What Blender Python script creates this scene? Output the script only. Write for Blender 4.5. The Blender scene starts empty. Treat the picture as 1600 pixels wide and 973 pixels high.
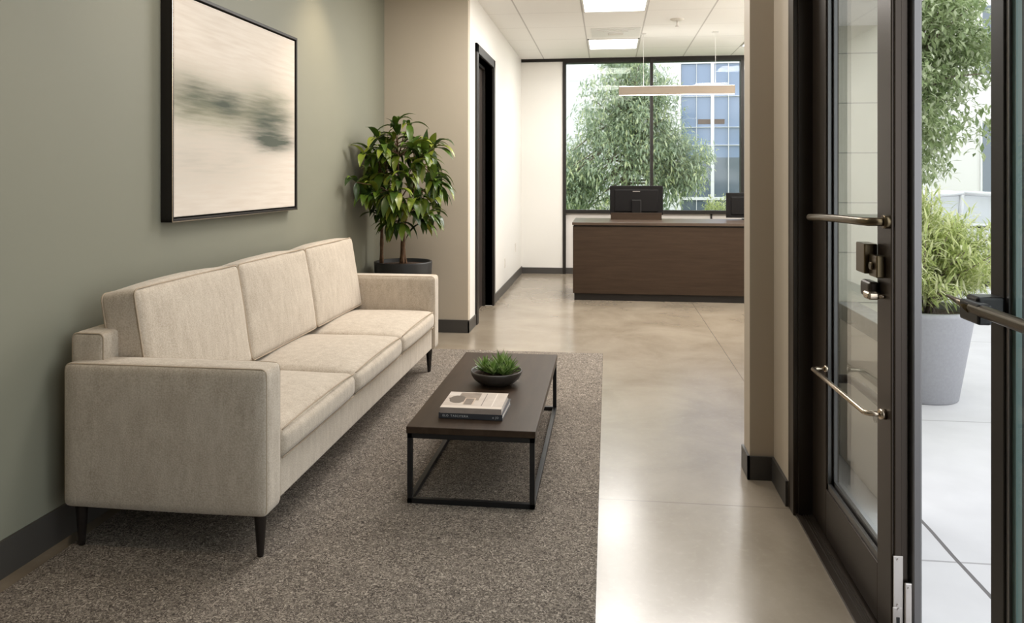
import bpy, bmesh, math, random
from mathutils import Vector, Matrix, noise
random.seed(7)
S = bpy.context.scene
COL = S.collection
PI = math.pi

# ------------------------------------------------------------------ camera
F = 1200.0
CAM_Z = 1.45
cd = bpy.data.cameras.new('camera')
cam = bpy.data.objects.new('camera', cd)
COL.objects.link(cam)
cam.location = (0, 0, CAM_Z)
cam.rotation_euler = (PI / 2, 0, math.atan(150 / F))
cd.sensor_width = 36
cd.lens = 36 * F / 1600
cd.shift_y = -(486.5 - 275) / 1600
cd.clip_start = 0.05
cd.clip_end = 300
S.camera = cam

# ------------------------------------------------------------------ view, world
S.view_settings.view_transform = 'Standard'
S.view_settings.look = 'None'
S.view_settings.gamma = 1
S.view_settings.use_curve_mapping = False
S.view_settings.exposure = 0.0
S.cycles.use_denoising = True
S.cycles.max_bounces = 9
S.cycles.diffuse_bounces = 5
S.cycles.glossy_bounces = 4
S.cycles.transmission_bounces = 6
S.cycles.transparent_max_bounces = 24
S.cycles.caustics_reflective = False
S.cycles.caustics_refractive = False
S.cycles.sample_clamp_indirect = 6

w = bpy.data.worlds.new('world')
S.world = w
w.use_nodes = True
bg = w.node_tree.nodes['Background']
bg.inputs['Color'].default_value = (0.93, 0.97, 1.0, 1)     # bright overcast sky
bg.inputs['Strength'].default_value = 2.65


def area(name, loc, sx, sy, power, color, rot=(0, 0, 0), spread=PI):
    l = bpy.data.lights.new(name, 'AREA')
    l.shape = 'RECTANGLE'
    l.size, l.size_y = sx, sy
    l.energy = power
    l.color = color
    l.spread = spread
    o = bpy.data.objects.new(name, l)
    COL.objects.link(o)
    o.location = loc
    o.rotation_euler = rot
    return o


def spot(name, loc, power, color, rot=(0, 0, 0), size=1.3, blend=0.8, r=0.05):
    l = bpy.data.lights.new(name, 'SPOT')
    l.energy = power
    l.color = color
    l.spot_size = size
    l.spot_blend = blend
    l.shadow_soft_size = r
    o = bpy.data.objects.new(name, l)
    COL.objects.link(o)
    o.location = loc
    o.rotation_euler = rot
    return o


WARM = (1.0, 0.80, 0.58)
SOFT = (1.0, 0.97, 0.93)
CEIL = 3.19
# recessed ceiling panels of the lobby and the hall (above and behind the frame)
area('lobby_panel_light', (-0.6, 3.6, CEIL - 0.02), 1.2, 0.6, 28, SOFT)
area('lobby_panel_light', (-0.6, 5.8, CEIL - 0.02), 0.65, 0.65, 26, SOFT)
# recessed wall washers along the green wall
for yy, pw in ((1.9, 44), (3.2, 18), (5.35, 62)):
    spot('wall_washer', (-1.62, yy, CEIL - 0.03), pw, WARM, (0, math.radians(14), 0), 1.45, 1.0)
# unseen lamps added near the open reception side to brighten the hall
area('hall_fill_light', (1.9, 8.2, CEIL - 0.03), 0.6, 0.6, 60, SOFT)
area('hall_fill_light', (0.9, 7.2, CEIL - 0.03), 0.9, 0.9, 55, SOFT)
area('hall_panel_light', (-0.1, 6.0, CEIL - 0.03), 1.3, 1.3, 42, SOFT)

# ------------------------------------------------------------------ materials


def mat(name, col, rough=0.6, metal=0.0, spec=0.5, coat=0.0, noise_amt=0.0, noise_scale=20.0, bump=0.0,
        bump_scale=200.0, stretch=None, trans=0.0, bump_dist=0.002):
    m = bpy.data.materials.new(name)
    m.use_nodes = True
    nt = m.node_tree
    b = nt.nodes['Principled BSDF']
    b.inputs['Base Color'].default_value = (*col, 1)
    b.inputs['Roughness'].default_value = rough
    b.inputs['Metallic'].default_value = metal
    b.inputs['Specular IOR Level'].default_value = spec
    b.inputs['Coat Weight'].default_value = coat
    b.inputs['Coat Roughness'].default_value = 0.12
    tc = nt.nodes.new('ShaderNodeTexCoord')
    mp = nt.nodes.new('ShaderNodeMapping')
    nt.links.new(tc.outputs['Object'], mp.inputs[0])
    if stretch:
        mp.inputs['Scale'].default_value = stretch
    if noise_amt > 0:
        n = nt.nodes.new('ShaderNodeTexNoise')
        n.inputs['Scale'].default_value = noise_scale
        n.inputs['Detail'].default_value = 6
        n.inputs['Roughness'].default_value = 0.6
        nt.links.new(mp.outputs[0], n.inputs['Vector'])
        mr = nt.nodes.new('ShaderNodeMapRange')
        mr.inputs[1].default_value = 0.3
        mr.inputs[2].default_value = 0.7
        mr.inputs[3].default_value = 1 - noise_amt
        mr.inputs[4].default_value = 1 + noise_amt
        nt.links.new(n.outputs[0], mr.inputs[0])
        vm = nt.nodes.new('ShaderNodeVectorMath')
        vm.operation = 'SCALE'
        vm.inputs[0].default_value = col
        nt.links.new(mr.outputs[0], vm.inputs['Scale'])
        nt.links.new(vm.outputs[0], b.inputs['Base Color'])
    if bump > 0:
        n2 = nt.nodes.new('ShaderNodeTexNoise')
        n2.inputs['Scale'].default_value = bump_scale
        n2.inputs['Detail'].default_value = 4
        nt.links.new(mp.outputs[0], n2.inputs['Vector'])
        bp = nt.nodes.new('ShaderNodeBump')
        bp.inputs['Strength'].default_value = bump
        bp.inputs['Distance'].default_value = bump_dist
        nt.links.new(n2.outputs[0], bp.inputs['Height'])
        nt.links.new(bp.outputs[0], b.inputs['Normal'])
    return m


def N(nt, t, **kw):
    n = nt.nodes.new(t)
    for k, v in kw.items():
        setattr(n, k, v)
    return n


def math_node(nt, op, a, b=None, c=None):
    n = nt.nodes.new('ShaderNodeMath')
    n.operation = op
    for i, v in enumerate((a, b, c)):
        if v is None:
            continue
        if isinstance(v, (int, float)):
            n.inputs[i].default_value = v
        else:
            nt.links.new(v, n.inputs[i])
    return n.outputs[0]


def mixc(nt, fac, c1, c2):
    n = nt.nodes.new('ShaderNodeMix')
    n.data_type = 'RGBA'
    for sock, v in ((n.inputs[0], fac), (n.inputs[6], c1), (n.inputs[7], c2)):
        if isinstance(v, tuple):
            sock.default_value = (*v, 1)
        elif isinstance(v, (int, float)):
            sock.default_value = v
        else:
            nt.links.new(v, sock)
    return n.outputs[2]


def line_mask(nt, coord, pos, hw):
    d = math_node(nt, 'ABSOLUTE', math_node(nt, 'SUBTRACT', coord, pos))
    return math_node(nt, 'LESS_THAN', d, hw)


def mat_floor():
    m = bpy.data.materials.new('polished_concrete')
    m.use_nodes = True
    nt = m.node_tree
    b = nt.nodes['Principled BSDF']
    tc = N(nt, 'ShaderNodeTexCoord')
    sp = N(nt, 'ShaderNodeSeparateXYZ')
    nt.links.new(tc.outputs['Object'], sp.inputs[0])
    n1 = N(nt, 'ShaderNodeTexNoise')
    n1.inputs['Scale'].default_value = 1.6
    n1.inputs['Detail'].default_value = 8
    n1.inputs['Roughness'].default_value = 0.62
    n1.inputs['Distortion'].default_value = 0.4
    nt.links.new(tc.outputs['Object'], n1.inputs['Vector'])
    n2 = N(nt, 'ShaderNodeTexNoise')
    n2.inputs['Scale'].default_value = 35
    n2.inputs['Detail'].default_value = 6
    nt.links.new(tc.outputs['Object'], n2.inputs['Vector'])
    r1 = N(nt, 'ShaderNodeMapRange')
    r1.inputs[1].default_value = 0.34
    r1.inputs[2].default_value = 0.66
    nt.links.new(n1.outputs[0], r1.inputs[0])
    c = mixc(nt, r1.outputs[0], (0.215, 0.174, 0.127), (0.285, 0.238, 0.18))
    r2 = N(nt, 'ShaderNodeMapRange')
    r2.inputs[1].default_value = 0.55
    r2.inputs[2].default_value = 0.75
    r2.inputs[4].default_value = 0.35
    nt.links.new(n2.outputs[0], r2.inputs[0])
    c = mixc(nt, r2.outputs[0], c, (0.30, 0.255, 0.195))
    j = line_mask(nt, sp.outputs[0], 0.955, 0.0035)
    j2 = line_mask(nt, sp.outputs[1], 3.475, 0.003)
    jj = math_node(nt, 'MAXIMUM', j, j2)
    jf = math_node(nt, 'MULTIPLY', jj, 0.6)
    c = mixc(nt, jf, c, (0.10, 0.08, 0.06))
    nt.links.new(c, b.inputs['Base Color'])
    rr = N(nt, 'ShaderNodeMapRange')
    rr.inputs[1].default_value = 0.3
    rr.inputs[2].default_value = 0.7
    rr.inputs[3].default_value = 0.20
    rr.inputs[4].default_value = 0.25
    nt.links.new(n1.outputs[0], rr.inputs[0])
    nt.links.new(rr.outputs[0], b.inputs['Roughness'])
    b.inputs['Specular IOR Level'].default_value = 0.8
    return m


def mat_carpet():
    m = bpy.data.materials.new('loop_pile')
    m.use_nodes = True
    nt = m.node_tree
    b = nt.nodes['Principled BSDF']
    tc = N(nt, 'ShaderNodeTexCoord')
    mp = N(nt, 'ShaderNodeMapping')
    nt.links.new(tc.outputs['Object'], mp.inputs[0])
    n1 = N(nt, 'ShaderNodeTexNoise')
    n1.inputs['Scale'].default_value = 58
    n1.inputs['Detail'].default_value = 3
    n1.inputs['Roughness'].default_value = 0.7
    n1.inputs['Distortion'].default_value = 2.5
    nt.links.new(mp.outputs[0], n1.inputs['Vector'])
    n2 = N(nt, 'ShaderNodeTexNoise')
    n2.inputs['Scale'].default_value = 3
    n2.inputs['Detail'].default_value = 4
    nt.links.new(mp.outputs[0], n2.inputs['Vector'])
    cr = N(nt, 'ShaderNodeValToRGB')
    e = cr.color_ramp.elements
    e[0].position = 0.36
    e[0].color = (0.055, 0.046, 0.040, 1)
    e[1].position = 0.66
    e[1].color = (0.46, 0.40, 0.335, 1)
    k = e.new(0.5)
    k.color = (0.17, 0.143, 0.118, 1)
    nt.links.new(n1.outputs[0], cr.inputs[0])
    r = N(nt, 'ShaderNodeMapRange')
    r.inputs[3].default_value = 0.85
    r.inputs[4].default_value = 1.15
    nt.links.new(n2.outputs[0], r.inputs[0])
    vm = N(nt, 'ShaderNodeVectorMath', operation='SCALE')
    nt.links.new(cr.outputs[0], vm.inputs[0])
    nt.links.new(r.outputs[0], vm.inputs['Scale'])
    nt.links.new(vm.outputs[0], b.inputs['Base Color'])
    bp = N(nt, 'ShaderNodeBump')
    bp.inputs['Strength'].default_value = 0.8
    bp.inputs['Distance'].default_value = 0.006
    nt.links.new(n1.outputs[0], bp.inputs['Height'])
    nt.links.new(bp.outputs[0], b.inputs['Normal'])
    b.inputs['Roughness'].default_value = 0.95
    b.inputs['Specular IOR Level'].default_value = 0.1
    return m


def mat_fabric(name, c1, c2):
    m = bpy.data.materials.new(name)
    m.use_nodes = True
    nt = m.node_tree
    b = nt.nodes['Principled BSDF']
    tc = N(nt, 'ShaderNodeTexCoord')
    n1 = N(nt, 'ShaderNodeTexNoise')
    n1.inputs['Scale'].default_value = 170
    n1.inputs['Detail'].default_value = 3
    nt.links.new(tc.outputs['Object'], n1.inputs['Vector'])
    mp = N(nt, 'ShaderNodeMapping')
    mp.inputs['Scale'].default_value = (1, 1, 0.3)
    nt.links.new(tc.outputs['Object'], mp.inputs[0])
    n2 = N(nt, 'ShaderNodeTexNoise')
    n2.inputs['Scale'].default_value = 26
    n2.inputs['Detail'].default_value = 6
    n2.inputs['Roughness'].default_value = 0.75
    nt.links.new(mp.outputs[0], n2.inputs['Vector'])
    r = N(nt, 'ShaderNodeMapRange')
    r.inputs[1].default_value = 0.3
    r.inputs[2].default_value = 0.7
    s = math_node(nt, 'ADD', math_node(nt, 'MULTIPLY', n1.outputs[0], 0.5), math_node(nt, 'MULTIPLY', n2.outputs[0], 0.5))
    nt.links.new(s, r.inputs[0])
    nt.links.new(mixc(nt, r.outputs[0], c1, c2), b.inputs['Base Color'])
    bp = N(nt, 'ShaderNodeBump')
    bp.inputs['Strength'].default_value = 0.35
    bp.inputs['Distance'].default_value = 0.002
    nt.links.new(n1.outputs[0], bp.inputs['Height'])
    nt.links.new(bp.outputs[0], b.inputs['Normal'])
    b.inputs['Roughness'].default_value = 0.92
    b.inputs['Specular IOR Level'].default_value = 0.15
    b.inputs['Sheen Weight'].default_value = 0.25
    b.inputs['Sheen Roughness'].default_value = 0.5
    return m


def mat_leaf(name, cols, rough=0.4, transl=0.25, coat=0.0):
    m = bpy.data.materials.new(name)
    m.use_nodes = True
    nt = m.node_tree
    b = nt.nodes['Principled BSDF']
    out = nt.nodes['Material Output']
    g = N(nt, 'ShaderNodeNewGeometry')
    cr = N(nt, 'ShaderNodeValToRGB')
    e = cr.color_ramp.elements
    e[0].color = (*cols[0], 1)
    e[1].color = (*cols[-1], 1)
    for i, c in enumerate(cols[1:-1]):
        k = e.new((i + 1) / (len(cols) - 1))
        k.color = (*c, 1)
    nt.links.new(g.outputs['Random Per Island'], cr.inputs[0])
    nt.links.new(cr.outputs[0], b.inputs['Base Color'])
    b.inputs['Roughness'].default_value = rough
    b.inputs['Coat Weight'].default_value = coat
    t = N(nt, 'ShaderNodeBsdfTranslucent')
    nt.links.new(cr.outputs[0], t.inputs[0])
    mx = N(nt, 'ShaderNodeMixShader')
    mx.inputs[0].default_value = transl
    nt.links.new(b.outputs[0], mx.inputs[1])
    nt.links.new(t.outputs[0], mx.inputs[2])
    nt.links.new(mx.outputs[0], out.inputs[0])
    return m


def mat_glass(name, tint=(0.93, 0.97, 0.95), refl=1.0):
    m = bpy.data.materials.new(name)
    m.use_nodes = True
    nt = m.node_tree
    nt.nodes.remove(nt.nodes['Principled BSDF'])
    out = nt.nodes['Material Output']
    t = N(nt, 'ShaderNodeBsdfTransparent')
    t.inputs[0].default_value = (*tint, 1)
    gl = N(nt, 'ShaderNodeBsdfGlossy')
    gl.inputs['Roughness'].default_value = 0.0
    ge = N(nt, 'ShaderNodeNewGeometry')
    dt = N(nt, 'ShaderNodeVectorMath', operation='DOT_PRODUCT')
    nt.links.new(ge.outputs['Incoming'], dt.inputs[0])
    nt.links.new(ge.outputs['Normal'], dt.inputs[1])
    k = math_node(nt, 'POWER', math_node(nt, 'SUBTRACT', 1.0, math_node(nt, 'ABSOLUTE', dt.outputs['Value'])), 5)
    f2 = math_node(nt, 'MULTIPLY', math_node(nt, 'ADD', math_node(nt, 'MULTIPLY', k, .96), .04), refl)
    mx = N(nt, 'ShaderNodeMixShader')
    nt.links.new(f2, mx.inputs[0])
    nt.links.new(t.outputs[0], mx.inputs[1])
    nt.links.new(gl.outputs[0], mx.inputs[2])
    nt.links.new(mx.outputs[0], out.inputs[0])
    return m


def mat_emit(name, col, strength):
    m = bpy.data.materials.new(name)
    m.use_nodes = True
    b = m.node_tree.nodes['Principled BSDF']
    b.inputs['Base Color'].default_value = (0.8, 0.8, 0.8, 1)
    b.inputs['Emission Color'].default_value = (*col, 1)
    b.inputs['Emission Strength'].default_value = strength
    return m


def mat_tiles(name, base, line, x0, dx, y0, dy, hw=0.008):
    """ceiling tiles in a metal grid, world aligned"""
    m = bpy.data.materials.new(name)
    m.use_nodes = True
    nt = m.node_tree
    b = nt.nodes['Principled BSDF']
    tc = N(nt, 'ShaderNodeTexCoord')
    sp = N(nt, 'ShaderNodeSeparateXYZ')
    nt.links.new(tc.outputs['Object'], sp.inputs[0])

    def grid(co, o, d):
        q = math_node(nt, 'FRACT', math_node(nt, 'DIVIDE', math_node(nt, 'SUBTRACT', co, o - hw), d))
        return math_node(nt, 'LESS_THAN', q, 2 * hw / d)
    g = math_node(nt, 'MAXIMUM', grid(sp.outputs[0], x0, dx), math_node(nt, 'MULTIPLY', grid(sp.outputs[1], y0, dy), 0.35))
    n1 = N(nt, 'ShaderNodeTexNoise')
    n1.inputs['Scale'].default_value = 150
    nt.links.new(tc.outputs['Object'], n1.inputs['Vector'])
    c0 = mixc(nt, n1.outputs[0], tuple(v * 0.94 for v in base), base)
    nt.links.new(mixc(nt, g, c0, line), b.inputs['Base Color'])
    b.inputs['Roughness'].default_value = 0.85
    return m


def mat_wood(name, c1, c2, axis_stretch, rough=0.4, scale=6, spec=.25):
    m = bpy.data.materials.new(name)
    m.use_nodes = True
    nt = m.node_tree
    b = nt.nodes['Principled BSDF']
    tc = N(nt, 'ShaderNodeTexCoord')
    mp = N(nt, 'ShaderNodeMapping')
    mp.inputs['Scale'].default_value = axis_stretch
    nt.links.new(tc.outputs['Object'], mp.inputs[0])
    n1 = N(nt, 'ShaderNodeTexNoise')
    n1.inputs['Scale'].default_value = scale
    n1.inputs['Detail'].default_value = 9
    n1.inputs['Roughness'].default_value = 0.65
    n1.inputs['Distortion'].default_value = 0.3
    nt.links.new(mp.outputs[0], n1.inputs['Vector'])
    r = N(nt, 'ShaderNodeMapRange')
    r.inputs[1].default_value = 0.3
    r.inputs[2].default_value = 0.7
    nt.links.new(n1.outputs[0], r.inputs[0])
    c = mixc(nt, r.outputs[0], c1, c2)
    nt.links.new(c, b.inputs['Base Color'])
    b.inputs['Roughness'].default_value = rough
    b.inputs['Specular IOR Level'].default_value = spec
    bp = N(nt, 'ShaderNodeBump')
    bp.inputs['Strength'].default_value = 0.15
    bp.inputs['Distance'].default_value = 0.001
    nt.links.new(n1.outputs[0], bp.inputs['Height'])
    nt.links.new(bp.outputs[0], b.inputs['Normal'])
    return m


def mat_painting(y0, y1, z0, z1):
    """soft horizontal smears on a cream ground; coordinates in metres along the canvas"""
    m = bpy.data.materials.new('painted_canvas')
    m.use_nodes = True
    nt = m.node_tree
    b = nt.nodes['Principled BSDF']
    tc = N(nt, 'ShaderNodeTexCoord')
    sp = N(nt, 'ShaderNodeSeparateXYZ')
    nt.links.new(tc.outputs['Object'], sp.inputs[0])
    # u = 0..1 along, v = 0..1 up
    u = math_node(nt, 'DIVIDE', math_node(nt, 'SUBTRACT', sp.outputs[1], y0), y1 - y0)
    v = math_node(nt, 'DIVIDE', math_node(nt, 'SUBTRACT', sp.outputs[2], z0), z1 - z0)
    cb = N(nt, 'ShaderNodeCombineXYZ')
    nt.links.new(math_node(nt, 'MULTIPLY', u, 1.0), cb.inputs[0])
    nt.links.new(math_node(nt, 'MULTIPLY', v, 7.0), cb.inputs[1])
    n1 = N(nt, 'ShaderNodeTexNoise')
    n1.inputs['Scale'].default_value = 3.0
    n1.inputs['Detail'].default_value = 7
    n1.inputs['Roughness'].default_value = 0.6
    nt.links.new(cb.outputs[0], n1.inputs['Vector'])
    nn = math_node(nt, 'SUBTRACT', n1.outputs[0], 0.5)
    uu = math_node(nt, 'ADD', u, math_node(nt, 'MULTIPLY', nn, 0.22))
    vv = math_node(nt, 'ADD', v, math_node(nt, 'MULTIPLY', nn, 0.07))
    cb2 = N(nt, 'ShaderNodeCombineXYZ')
    nt.links.new(math_node(nt, 'MULTIPLY', u, 2.2), cb2.inputs[0])
    nt.links.new(math_node(nt, 'MULTIPLY', v, 22.0), cb2.inputs[1])
    n2 = N(nt, 'ShaderNodeTexNoise')
    n2.inputs['Scale'].default_value = 2.4
    n2.inputs['Detail'].default_value = 5
    nt.links.new(cb2.outputs[0], n2.inputs['Vector'])
    streak = N(nt, 'ShaderNodeMapRange')
    streak.inputs[1].default_value = 0.32
    streak.inputs[2].default_value = 0.66
    nt.links.new(n2.outputs[0], streak.inputs[0])

    def blob(cu, cv, su, sv, amp, st=0.6):
        a = math_node(nt, 'POWER', math_node(nt, 'ABSOLUTE', math_node(nt, 'DIVIDE', math_node(nt, 'SUBTRACT', uu, cu), su)), 2)
        c = math_node(nt, 'POWER', math_node(nt, 'ABSOLUTE', math_node(nt, 'DIVIDE', math_node(nt, 'SUBTRACT', vv, cv), sv)), 2)
        g = math_node(nt, 'EXPONENT', math_node(nt, 'MULTIPLY', math_node(nt, 'ADD', a, c), -1))
        k = math_node(nt, 'ADD', 1 - st, math_node(nt, 'MULTIPLY', streak.outputs[0], st))
        return math_node(nt, 'MULTIPLY', math_node(nt, 'MULTIPLY', g, k), amp)
    base = mixc(nt, streak.outputs[0], (0.65, 0.575, 0.50), (0.72, 0.655, 0.58))
    gz = math_node(nt, 'MINIMUM', math_node(nt, 'ADD', blob(0.25, 0.26, 0.45, 0.13, 0.75, 0.7), blob(0.7, 0.42, 0.35, 0.06, 0.5, 0.7)), 1.0)
    c = mixc(nt, gz, base, (0.47, 0.43, 0.37))
    ol = math_node(nt, 'MINIMUM', math_node(nt, 'ADD', blob(0.72, 0.58, 0.26, 0.12, 0.85, .4), math_node(nt, 'ADD', blob(0.15, 0.55, 0.28, 0.12, 0.9, .4), blob(0.45, 0.49, 0.42, 0.08, 0.7, .4))), 1.0)
    c = mixc(nt, ol, c, (0.34, 0.33, 0.24))
    dk = math_node(nt, 'MINIMUM', math_node(nt, 'ADD', blob(0.72, 0.485, 0.21, 0.125, 1.1, 0.35), math_node(nt, 'ADD', blob(0.38, 0.54, 0.11, 0.055, 1.0, 0.35), math_node(nt, 'ADD', blob(0.15, 0.555, 0.17, 0.085, 0.85, 0.5), blob(0.78, 0.375, 0.2, 0.04, 1.0, 0.35)))), 1.0)
    c = mixc(nt, dk, c, (0.10, 0.112, 0.092))
    nt.links.new(c, b.inputs['Base Color'])
    b.inputs['Roughness'].default_value = 0.9
    b.inputs['Specular IOR Level'].default_value = 0.15
    return m


M = {}
M['floor'] = mat_floor()
M['carpet'] = mat_carpet()
M['fabric'] = mat_fabric('sofa_weave', (0.345, 0.282, 0.218), (0.61, 0.54, 0.45))
M['piping'] = mat('sofa_piping', (0.40, 0.325, 0.245), 0.9, spec=0.1)
M['green'] = mat('sage_paint', (0.230, 0.228, 0.178), 0.55, spec=0.3, bump=0.04, bump_scale=120)
M['beige'] = mat('beige_paint', (0.50, 0.43, 0.34), 0.6, spec=0.25, bump=0.04, bump_scale=120)
M['cream'] = mat('cream_paint', (0.76, 0.74, 0.70), 0.45, spec=0.35, bump=0.03, bump_scale=120)
M['pale'] = mat('pale_panel', (0.68, 0.645, 0.61), 0.5, spec=0.3)
M['ceiling'] = mat_tiles('ceiling_tiles', (0.88, 0.865, 0.84), (0.55, 0.53, 0.51), 0.405, 0.675, 8.18, 0.8)
M['base'] = mat('dark_skirting', (0.055, 0.05, 0.045), 0.45)
M['bronze'] = mat('dark_bronze', (0.046, 0.034, 0.025), 0.33, metal=0.55, spec=0.5)
M['bronze2'] = mat('dark_bronze_bead', (0.16, 0.155, 0.155), 0.28, metal=0.7)
M['frame_black'] = mat('black_frame', (0.016, 0.013, 0.011), 0.45, spec=0.3)
M['doorwood'] = mat_wood('dark_door_veneer', (0.028, 0.022, 0.019), (0.05, 0.04, 0.034), (8, 8, 0.6), 0.45, 5)
M['brass'] = mat('antique_bronze', (0.125, 0.095, 0.055), 0.28, metal=0.95)
M['silverbronze'] = mat('satin_bronze', (0.55, 0.46, 0.36), 0.25, metal=1.0)
M['steel'] = mat('satin_steel', (0.62, 0.58, 0.55), 0.35, metal=0.85)
M['darkhole'] = mat('black_recess', (0.01, 0.01, 0.01), 0.7)
M['glass'] = mat_glass('clear_glass', (0.985, 0.99, 0.99), 0.22)
M['doorglass'] = mat_glass('door_glass', (0.95, 0.975, 0.96), 1.0)
M['glassedge'] = mat('glass_edge', (0.10, 0.16, 0.15), 0.15)
M['desk'] = mat_wood('walnut_panel', (0.028, 0.0155, 0.008), (0.046, 0.027, 0.0145), (0.7, 3, 9), 0.62, 4)
M['desktop'] = mat_wood('walnut_top', (0.055, 0.036, 0.024), (0.09, 0.06, 0.042), (0.7, 5, 5), 0.28, 4, spec=.6)
M['tabletop'] = mat_wood('espresso_veneer', (0.031, 0.0185, 0.011), (0.051, 0.032, 0.020), (7, 0.8, 7), 0.40, 4, spec=.22)
M['black'] = mat('black_metal', (0.012, 0.012, 0.013), 0.35, metal=0.3)
M['leg'] = mat('black_lacquer', (0.012, 0.009, 0.008), 0.25)
M['plastic'] = mat('black_plastic', (0.007, 0.006, 0.006), 0.45, spec=0.2)
M['plastic2'] = mat('dark_grey_plastic', (0.035, 0.034, 0.033), 0.35)
M['bowl'] = mat('bronzed_ceramic', (0.045, 0.038, 0.032), 0.38, noise_amt=0.2, noise_scale=30)
M['soil'] = mat('dark_soil', (0.05, 0.028, 0.016), 0.95, noise_amt=0.7, noise_scale=90, bump=1.0, bump_scale=60, bump_dist=0.02)
M['gravel'] = mat('bark_mulch', (0.14, 0.10, 0.08), 0.95, noise_amt=0.7, noise_scale=60, bump=1.0, bump_scale=50, bump_dist=0.02)
M['bark'] = mat('brown_bark', (0.13, 0.07, 0.035), 0.85, noise_amt=0.55, noise_scale=60, bump=0.8, bump_scale=60, stretch=(1, 1, 0.35), bump_dist=0.006)
M['barkgrey'] = mat('grey_bark', (0.22, 0.18, 0.14), 0.9, noise_amt=0.3, noise_scale=30)
M['potblack'] = mat('black_planter', (0.018, 0.018, 0.018), 0.45)
M['potgrey'] = mat('grey_planter', (0.33, 0.33, 0.35), 0.65, noise_amt=0.06, noise_scale=60, bump=0.1, bump_scale=150)
M['leaf_in'] = mat_leaf('houseplant_leaf', [(0.018, 0.040, 0.009), (0.038, 0.078, 0.010), (0.095, 0.16, 0.015), (0.27, 0.30, 0.04)], 0.33, 0.12, 0.0)
M['succ'] = mat_leaf('succulent_leaf', [(0.10, 0.18, 0.04), (0.20, 0.31, 0.08), (0.40, 0.50, 0.22)], 0.4, 0.1)
M['leaf_tree'] = mat_leaf('tree_leaf', [(0.20, 0.27, 0.12), (0.34, 0.42, 0.21), (0.50, 0.57, 0.34), (0.70, 0.74, 0.56)], 0.4, 0.5)
M['leaf_far'] = mat_leaf('far_tree_leaf', [(0.27, 0.34, 0.25), (0.40, 0.48, 0.35), (0.52, 0.60, 0.43), (0.70, 0.74, 0.42)], 0.4, 0.5)
M['leaf_yel'] = mat_leaf('yellow_green_leaf', [(0.27, 0.34, 0.12), (0.46, 0.53, 0.20), (0.64, 0.68, 0.33), (0.82, 0.82, 0.58)], 0.5, 0.5)
M['leaf_hedge'] = mat_leaf('hedge_leaf', [(0.06, 0.10, 0.05), (0.12, 0.19, 0.09), (0.22, 0.30, 0.15)], 0.5, 0.3)
M['lamp_emit'] = mat_emit('lit_diffuser', (1.0, 0.985, 0.96), 4.0)
M['pend_emit'] = mat_emit('lit_strip', (1.0, 0.94, 0.86), 12.0)
M['whitemetal'] = mat('white_metal', (0.75, 0.74, 0.72), 0.5)
M['pend'] = mat('champagne_metal', (0.23, 0.185, 0.14), 0.55, spec=.3)
M['plate'] = mat('white_plate', (0.68, 0.64, 0.58), 0.4)
M['paper'] = mat('book_pages', (0.75, 0.72, 0.68), 0.8)
M['bookdark'] = mat('charcoal_cover', (0.045, 0.047, 0.055), 0.4)
M['bookink'] = mat('pale_ink', (0.6, 0.6, 0.6), 0.6)
M['concrete_ext'] = mat('outside_concrete', (0.60, 0.59, 0.58), 0.85, noise_amt=0.05, noise_scale=3, bump=0.1, bump_scale=80)
M['bldwhite'] = mat('white_render', (0.72, 0.72, 0.72), 0.8)
M['bldcream'] = mat('pale_render', (0.70, 0.68, 0.66), 0.8)
M['blueglass'] = mat('blue_glazing', (0.18, 0.25, 0.38), 0.12, spec=0.9, coat=0.3)
M['darkglass'] = mat('dark_glazing', (0.11, 0.14, 0.17), 0.08, spec=0.9)
M['carpaint'] = mat('white_car_paint', (0.72, 0.73, 0.76), 0.25, coat=0.8)
M['carglass'] = mat('car_glass', (0.55, 0.58, 0.61), 0.08, spec=0.9)  # whitish base colour stands in for reflections on the car windows
M['tyre'] = mat('tyre_rubber', (0.02, 0.02, 0.02), 0.8)
M['asphalt'] = mat('asphalt', (0.36, 0.36, 0.37), 0.9, noise_amt=0.1, noise_scale=30)
M['grass'] = mat('lawn', (0.12, 0.19, 0.06), 0.95, noise_amt=0.4, noise_scale=20)

# ------------------------------------------------------------------ mesh helpers
ORG = {}


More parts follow.
